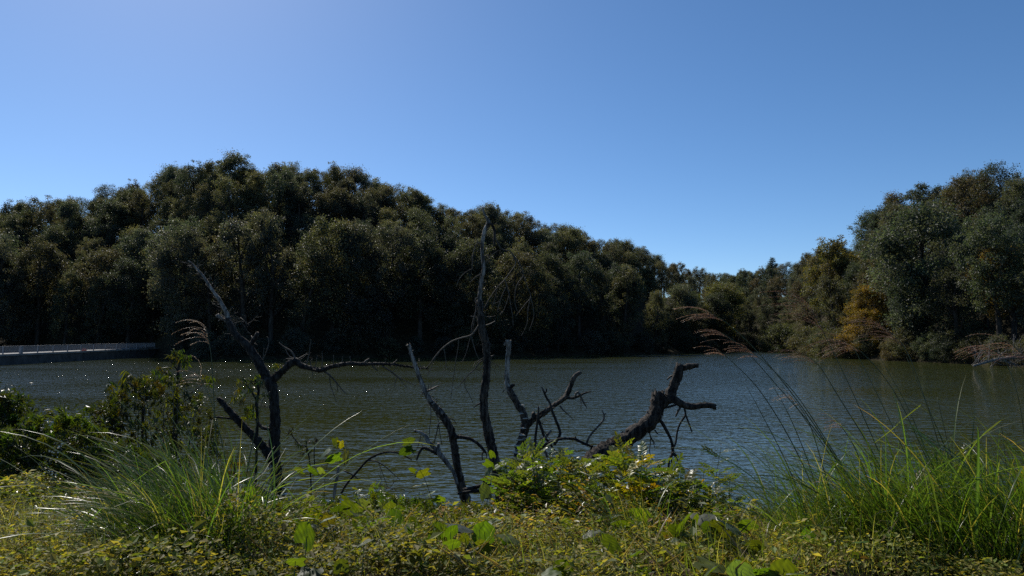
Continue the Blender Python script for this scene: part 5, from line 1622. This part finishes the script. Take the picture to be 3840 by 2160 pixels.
# --- shrubs and saplings at the left -----------------------------------------
def spray_mesh(seed, n=14, droop=0.0, ll=0.42, wid=0.26):
    """leafy twig of unit length along +Y"""
    g, r2 = random.Random(seed), np.random.RandomState(seed)
    pts = [Vector((0.03 * math.sin(3 * t / 6.0), t / 6.0 * 0.7, -droop * 0.2 * (t / 6.0) ** 2)) for t in range(7)]
    tv, tf = tube(pts, [0.016 * (1 - 0.1 * i) for i in range(7)], 4, g)
    P, A_, Nn = [], [], []
    for k in range(n):
        t = 0.15 + 0.85 * k / n
        q = pts[min(6, int(t * 6))]
        an = k * 2.4
        A_.append([math.cos(an) * 0.9, 0.75, math.sin(an) * 0.6 - droop])
        Nn.append([r2.normal(0, 0.3), r2.normal(0, 0.3), 1])
        P.append(list(q))
    P, A_, Nn = np.array(P), np.array(A_), np.array(Nn)
    ln = ll * r2.uniform(0.75, 1.2, n)
    lv, lf = leaf_cloud(P, A_, Nn, ln, ln * wid, 0.12, 0.5)
    V = np.concatenate([np.array([list(v) for v in tv]), lv])
    Fc = list(tf) + [tuple(int(i) + len(tv) for i in q) for q in lf]
    C = np.tile(np.array([(0.050, 0.068, 0.019)]), (len(V), 1)) * r2.uniform(0.75, 1.3, (len(V), 1))
    o = mesh_obj('leaf_spray', V, Fc, M['weed_leaf'], col=C, smooth=False)
    me = o.data
    bpy.data.objects.remove(o)
    return me

SPRAY = [spray_mesh(700 + k, 34 + k, 0.1, 0.30, 0.30) for k in range(4)]
DROOP = [spray_mesh(720 + k, 10 + k, 0.9, 0.6, 0.24) for k in range(4)]

def mound(label, line, bottom, depth, n, seed, size=0.2, tint=(1, 1, 1), name='leafy_bush', pal=0.1):
    g = random.Random(seed)
    r2 = np.random.RandomState(seed)
    inner = []
    xs = [l[0] for l in line]
    x0, x1 = xs[0], xs[-1]
    cx = Wp((x0 + x1) / 2, bottom, depth)
    base = Vector((cx.x, depth, gz(cx.x, depth)))
    o = thing(name, label, 'bush', base)
    stems = []
    for k in range(n):
        px = g.uniform(x0, x1)
        top = float(np.interp(px, xs, [l[1] for l in line]))
        t = g.random() ** 1.3
        py = top + (bottom - top) * t + g.uniform(-14, 10)
        edge = min(1.0, (px - x0) / 60.0, (x1 - px) / 60.0) if x0 > 0 else min(1.0, (x1 - px) / 60.0)
        d = depth + g.uniform(-0.55, 0.55) * (0.5 + 0.5 * max(0, edge)) - 0.35 * t
        p = Wp(px, py, d)
        zf = gz(p.x, p.y)
        if p.z < zf + 0.03:
            continue
        up = 1.0 - 0.8 * t
        ax = Vector((g.uniform(-0.8, 0.8), g.uniform(-0.8, 0.5), g.uniform(0.0, 0.6) + up * 0.5))
        inner.append((p.x, p.y + 0.05, p.z - 0.04))
        col = tuple(v * g.uniform(0.75, 1.25) for v in tint)
        if g.random() < pal:
            col = (1.7, 1.35, 0.6)
        place_leaf(o, g.choice(SPRAY), p - ax.normalized() * size * 0.4, ax, Vector((g.uniform(-0.3, 0.3), g.uniform(-0.3, 0.3), 1)), size * g.uniform(0.7, 1.3), col, 'leaf_spray')
        if k % 6 == 0:
            f0 = Vector((base.x + (p.x - base.x) * 0.4, base.y + (p.y - base.y) * 0.4, 0))
            f0.z = gz(f0.x, f0.y) - 0.03
            stems.append(tube([f0 - base, f0.lerp(p, 0.5) - base + Vector((g.uniform(-0.1, 0.1), 0, 0.04)), p - base], [0.01, 0.007, 0.003], 5, g, 0, 0.08))
    for v, f in stems:
        mesh_obj('stem', v, f, M['twig'], o)
    C0 = np.repeat(np.array(inner) - np.array(base), 16, 0)
    m = len(C0)
    C0 = C0 + r2.normal(size=(m, 3)) * size * 0.4
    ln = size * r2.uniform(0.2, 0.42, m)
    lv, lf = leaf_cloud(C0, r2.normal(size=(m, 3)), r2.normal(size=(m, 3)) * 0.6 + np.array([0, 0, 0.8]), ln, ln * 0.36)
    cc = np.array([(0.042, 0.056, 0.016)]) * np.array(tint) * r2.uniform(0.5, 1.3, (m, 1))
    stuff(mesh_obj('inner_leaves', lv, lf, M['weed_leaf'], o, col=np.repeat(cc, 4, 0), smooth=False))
    return o

mound('bright green bush at the left edge, in front of the lake', [(-50, 1490), (0, 1500), (50, 1496), (95, 1530), (125, 1590)], 1760, 9.4, 230, 731, 0.22, (0.8, 0.82, 0.7))
mound('wide glossy-leaved bush at left, next to the grass clump', [(-40, 1640), (60, 1600), (130, 1568), (250, 1562), (320, 1585), (390, 1640), (440, 1680)], 1860, 8.6, 299, 732, 0.22, (1.0, 1.02, 0.85))
mound('low dark bush between the glossy bush and the saplings', [(380, 1700), (450, 1670), (540, 1690), (620, 1720), (680, 1770)], 1860, 8.9, 170, 733, 0.17, (0.8, 0.85, 0.8), pal=0.2)
mound('low brownish brush at the left edge under the glossy bush', [(-40, 1830), (60, 1800), (200, 1810), (330, 1830), (400, 1860)], 1930, 7.6, 130, 734, 0.15, (1.1, 0.9, 0.7), pal=0.2)

mound('sprawling olive-brown shrub between the glossy bush and the forked dead tree', [(340, 1560), (420, 1470), (520, 1440), (600, 1420), (690, 1430), (760, 1500), (820, 1610)], 1800, 10.4, 240, 735, 0.17, (0.85, 0.7, 0.5), pal=0.15)
mound('yellow-green weeds at the bank edge right of the left grass clump', [(1000, 1920), (1060, 1880), (1150, 1895), (1250, 1890), (1330, 1910)], 2000, 7.8, 120, 736, 0.14, (1.7, 1.7, 0.8), 'leafy_weeds', 0.2)
mound('bright leafy weeds at the bank edge below the leaning dead trunk', [(1330, 1890), (1420, 1850), (1520, 1880), (1620, 1900), (1700, 1930)], 2010, 7.6, 130, 737, 0.14, (1.6, 1.7, 0.8), 'leafy_weeds', 0.25)
mound('golden-green weeds at the bank edge below the tall dead trunk', [(1660, 1940), (1740, 1900), (1830, 1890), (1900, 1900)], 2030, 7.2, 120, 738, 0.13, (2.0, 1.7, 0.7), 'leafy_weeds', 0.35)
mound('leafy weeds at the water\'s edge right of the feathery shrub', [(2520, 1890), (2600, 1850), (2700, 1880), (2800, 1910), (2900, 1950)], 2020, 7.3, 140, 739, 0.13, (1.5, 1.6, 0.9), 'leafy_weeds', 0.15)
mound('reddish-gold low weeds at the bottom, left of centre', [(1250, 2060), (1380, 2020), (1520, 2030), (1660, 2050)], 2150, 6.2, 150, 740, 0.10, (2.2, 1.5, 0.7), 'leafy_weeds', 0.3)
mound('green low weeds at the bottom right of centre', [(2150, 2060), (2300, 2030), (2480, 2040), (2620, 2070)], 2160, 6.0, 150, 750, 0.10, (1.6, 1.7, 0.8), 'leafy_weeds', 0.2)
mound('low yellow weeds in front of the left grass clump', [(60, 1990), (200, 1960), (350, 1980), (480, 2010)], 2090, 6.4, 120, 751, 0.11, (2.0, 1.8, 0.8), 'leafy_weeds', 0.2)

def sapling(label, stems_, depth, clusters, seed, tint=(0.8, 0.68, 0.5), size_px=46, name='sapling'):
    """clusters = [(px, py, radius px, n)] of drooping leaf sprays"""
    g = random.Random(seed)
    P0, _ = pix([(stems_[0][0][0], stems_[0][0][1], 1)], depth)
    foot = P0[0]
    foot.z = min(foot.z, gz(foot.x, foot.y))
    o = thing(name, label, 'sapling', foot)
    parts = []
    for k, st in enumerate(stems_):
        P, rr = pix(st, depth)
        if k == 0:
            P[0] = foot - Vector((0, 0, 0.05))
        parts.append(tube([p - foot for p in P], rr, 6, g, 0.05, 0.06))
    v, f = join(parts)
    mesh_obj('stem', v, f, M['dark_bark'], o)
    for (cx, cy, cr, n) in clusters:
        for _ in range(n):
            a, r_ = g.uniform(0, 6.28), cr * math.sqrt(g.random())
            p = Wp(cx + math.cos(a) * r_, cy + math.sin(a) * r_ * 0.7, depth + g.uniform(-0.25, 0.25))
            ax = Vector((g.uniform(-1, 1), g.uniform(-0.7, 0.7), g.uniform(-0.8, 0.35)))
            s = size_px / F * depth * g.uniform(0.7, 1.25)
            col = tuple(v_ * g.uniform(0.7, 1.3) for v_ in tint)
            if g.random() < 0.12:
                col = (1.9, 1.5, 0.5)
            place_leaf(o, g.choice(DROOP), p - ax.normalized() * s * 0.3, ax, Vector((g.uniform(-0.4, 0.4), g.uniform(-0.4, 0.4), 1)), s, col, 'leaf_spray')
    return o

sapling('sapling with an umbrella of drooping leaves left of the forked dead tree', [[(536, 1690, 6), (535, 1600, 6), (536, 1540, 5.5), (538, 1510, 5)], [(538, 1515, 4), (520, 1480, 3.5), (490, 1440, 3), (465, 1430, 2)], [(538, 1512, 4), (556, 1480, 3), (575, 1440, 2)], [(537, 1530, 3), (500, 1520, 2), (460, 1510, 1.5)]], 10.6,
        [(440, 1455, 45, 14), (500, 1425, 50, 16), (560, 1430, 45, 14), (420, 1500, 28, 7), (490, 1480, 50, 10), (580, 1470, 25, 6)], 741)
sapling('low twiggy sapling with hanging brown leaves beside the glossy bush', [[(400, 1720, 5), (405, 1640, 4), (420, 1580, 3), (440, 1545, 2)], [(402, 1660, 3), (370, 1600, 2), (345, 1540, 1.5)], [(404, 1640, 3), (440, 1600, 2), (470, 1590, 1.5)]], 10.2,
        [(350, 1535, 30, 8), (400, 1550, 45, 14), (430, 1600, 45, 12), (380, 1620, 40, 10), (450, 1540, 30, 7), (470, 1660, 45, 10)], 742, (0.7, 0.62, 0.5), 40)
sapling('tall vine-wrapped sapling with yellow-green leaves at its top', [[(660, 1680, 8), (658, 1600, 8), (656, 1500, 7.5), (664, 1430, 6), (670, 1380, 5), (680, 1330, 3)], [(668, 1390, 3), (640, 1350, 2.5), (660, 1320, 2)], [(660, 1500, 3), (720, 1470, 2), (790, 1420, 1.5)], [(658, 1540, 3), (700, 1500, 2), (760, 1470, 1.5)]], 11.0,
        [(665, 1330, 30, 10), (700, 1345, 28, 7), (620, 1395, 40, 12), (650, 1420, 30, 8), (650, 1500, 25, 8), (655, 1560, 28, 10), (660, 1620, 35, 12), (700, 1540, 40, 8), (610, 1540, 25, 5), (780, 1420, 35, 6), (640, 1660, 40, 10)], 743, (1.0, 0.85, 0.45), 40)
sapling('tangled leafy stem wrapped round the forked dead tree', [[(960, 1700, 4), (965, 1600, 6), (962, 1520, 7), (970, 1460, 5), (955, 1420, 3)], [(962, 1500, 4), (930, 1450, 3), (905, 1430, 2)]], 13.4,
        [(920, 1435, 40, 12), (960, 1420, 28, 7), (905, 1480, 30, 8), (950, 1530, 25, 6), (925, 1550, 28, 6), (1025, 1365, 14, 3), (980, 1480, 20, 4)], 744, (1.2, 1.05, 0.5), 34)
sapling('dried-out sprig with curled dark leaves between the two left dead trees', [[(1185, 1760, 3), (1160, 1720, 2.6), (1125, 1670, 2.2), (1100, 1640, 2), (1085, 1610, 1.5)], [(1180, 1745, 2.2), (1178, 1690, 2), (1185, 1640, 1.2)], [(1150, 1705, 1.8), (1150, 1660, 1.5), (1165, 1640, 1)]], 11.6,
        [(1085, 1610, 16, 3), (1125, 1665, 18, 4), (1165, 1645, 20, 5), (1185, 1650, 12, 2), (1150, 1690, 18, 3)], 745, (0.45, 0.35, 0.3), 26)
sapling('reddish withered sprig behind the left grass clump', [[(875, 1850, 3), (878, 1780, 2.5), (885, 1720, 2)]], 8.6, [(885, 1725, 24, 6), (880, 1770, 20, 5)], 746, (1.5, 0.7, 0.35), 34)

# --- foxtails ------------------------------------------------------------------
def foxtail(label, spec, depth, seed, seed_px=40):
    g, r2 = random.Random(seed), np.random.RandomState(seed)
    P, _ = pix([(q[0], q[1], 1) for q in spec], depth)
    foot = P[0].copy()
    foot.z = gz(foot.x, foot.y) - 0.02
    o = thing('foxtail_grass', label, 'grass', foot, 'foxtail grasses on the bank')
    pts = [foot] + P[1:]
    sm, _ = catmull(pts, [1] * len(pts), 0.02)
    v, f = tube([p - foot for p in sm], [0.0016] * len(sm), 5, g)
    mesh_obj('stem', v, f, M['stem'], o, col=np.tile(np.array([(0.12, 0.12, 0.05)]), (len(v), 1)))
    L = seed_px / F * depth
    head = [sm[-1]]
    d = (sm[-1] - sm[-3]).normalized()
    for k in range(6):
        d = (d + Vector((-0.10, 0, -0.14))).normalized()
        head.append(head[-1] + d * L / 6)
    v, f = tube([p - foot for p in head], [0.002, 0.0045, 0.005, 0.005, 0.0045, 0.003, 0.001], 6, g)
    hp, ha = [], []
    for k in range(420):
        i = g.randrange(6)
        dd = (head[i + 1] - head[i]).normalized()
        rnd = Vector((g.gauss(0, 1), g.gauss(0, 1), g.gauss(0, 1))).normalized()
        hp.append(list(head[i].lerp(head[i + 1], g.random()) - foot))
        ha.append(list(rnd + dd * 0.6))
    hv, hf = leaf_cloud(np.array(hp), np.array(ha), r2.normal(size=(420, 3)), 0.013, 0.0012)
    nv = len(v)
    V = np.concatenate([np.array([list(p) for p in v]), hv])
    C = np.tile(np.array([(0.30, 0.24, 0.13)]), (len(V), 1)) * r2.uniform(0.8, 1.2, (len(V), 1))
    mesh_obj('seed_head', V, list(f) + [tuple(int(i) + nv for i in q) for q in hf], M['plume'], o, col=C)
    for k in range(2):
        b = inst('blade', g.choice(BLADES), o, (0, 0, 0.03), (0, 0, g.uniform(0, 6.28)), 0.28)
    return o

foxtail('foxtail grass with a fluffy head right of the broken trunk', [(2640, 1960), (2625, 1850), (2605, 1785)], 7.3, 801, 48)
foxtail('foxtail grass head just below the golden shrub leaves', [(1990, 2140), (1975, 2090), (1962, 2050)], 6.0, 802, 46)
foxtail('pale foxtail head near the bottom edge, left of the shrub', [(1870, 2150), (1855, 2110), (1840, 2085)], 5.7, 803, 44)
foxtail('foxtail head at the front of the golden-leaved shrub', [(2510, 2020), (2500, 1950), (2480, 1890)], 6.6, 804, 44)
foxtail('foxtail head at the water\'s edge left of the right-hand grass', [(2970, 2060), (2960, 2020), (2940, 1985)], 6.4, 805, 40)
foxtail('foxtail head lying over the weeds at bottom centre', [(1800, 2155), (1815, 2120), (1825, 2095)], 5.5, 806, 46)

# --- pale boulder behind the right-hand grass --------------------------------
def boulder(label, px, py, d, sx, sy, sz, seed):
    g = random.Random(seed)
    p = Wp(px, py, d)
    V, Fc = [], []
    nu, nv = 14, 9
    ph = [g.uniform(0, 6.28) for _ in range(6)]
    for j in range(nv + 1):
        th = math.pi * j / nv
        for i in range(nu):
            a = 2 * math.pi * i / nu
            x, y, z = math.sin(th) * math.cos(a), math.sin(th) * math.sin(a), math.cos(th)
            r = 1 + 0.14 * math.sin(3 * x + ph[0]) * math.cos(2.5 * y + ph[1]) + 0.10 * math.sin(5 * z + 3 * x + ph[2]) + g.uniform(-0.04, 0.04)
            V.append((x * r * sx, y * r * sy, z * r * sz))
    for j in range(nv):
        for i in range(nu):
            a, b = j * nu + i, j * nu + (i + 1) % nu
            Fc.append((a, a + nu, b + nu, b))
    o = mesh_obj('boulder', V, Fc, M['rock'])
    o.location = p
    o.rotation_euler = (0.1, -0.5, g.uniform(-0.3, 0.3))
    tag(o, label, 'boulder')
    return o

boulder('pale sandy boulder at the water\'s edge behind the right-hand grass', 3475, 1815, 8.9, 0.24, 0.22, 0.13, 901)
boulder('small tan boulder left of the larger pale boulder in the grass', 3450, 1855, 8.6, 0.15, 0.13, 0.11, 902)
mound('yellow-green weedy mound behind the pale boulder', [(3500, 1745), (3550, 1712), (3610, 1705), (3680, 1740), (3720, 1770)], 1800, 9.2, 70, 903, 0.16, (1.7, 1.5, 0.8), 'weedy_mound')
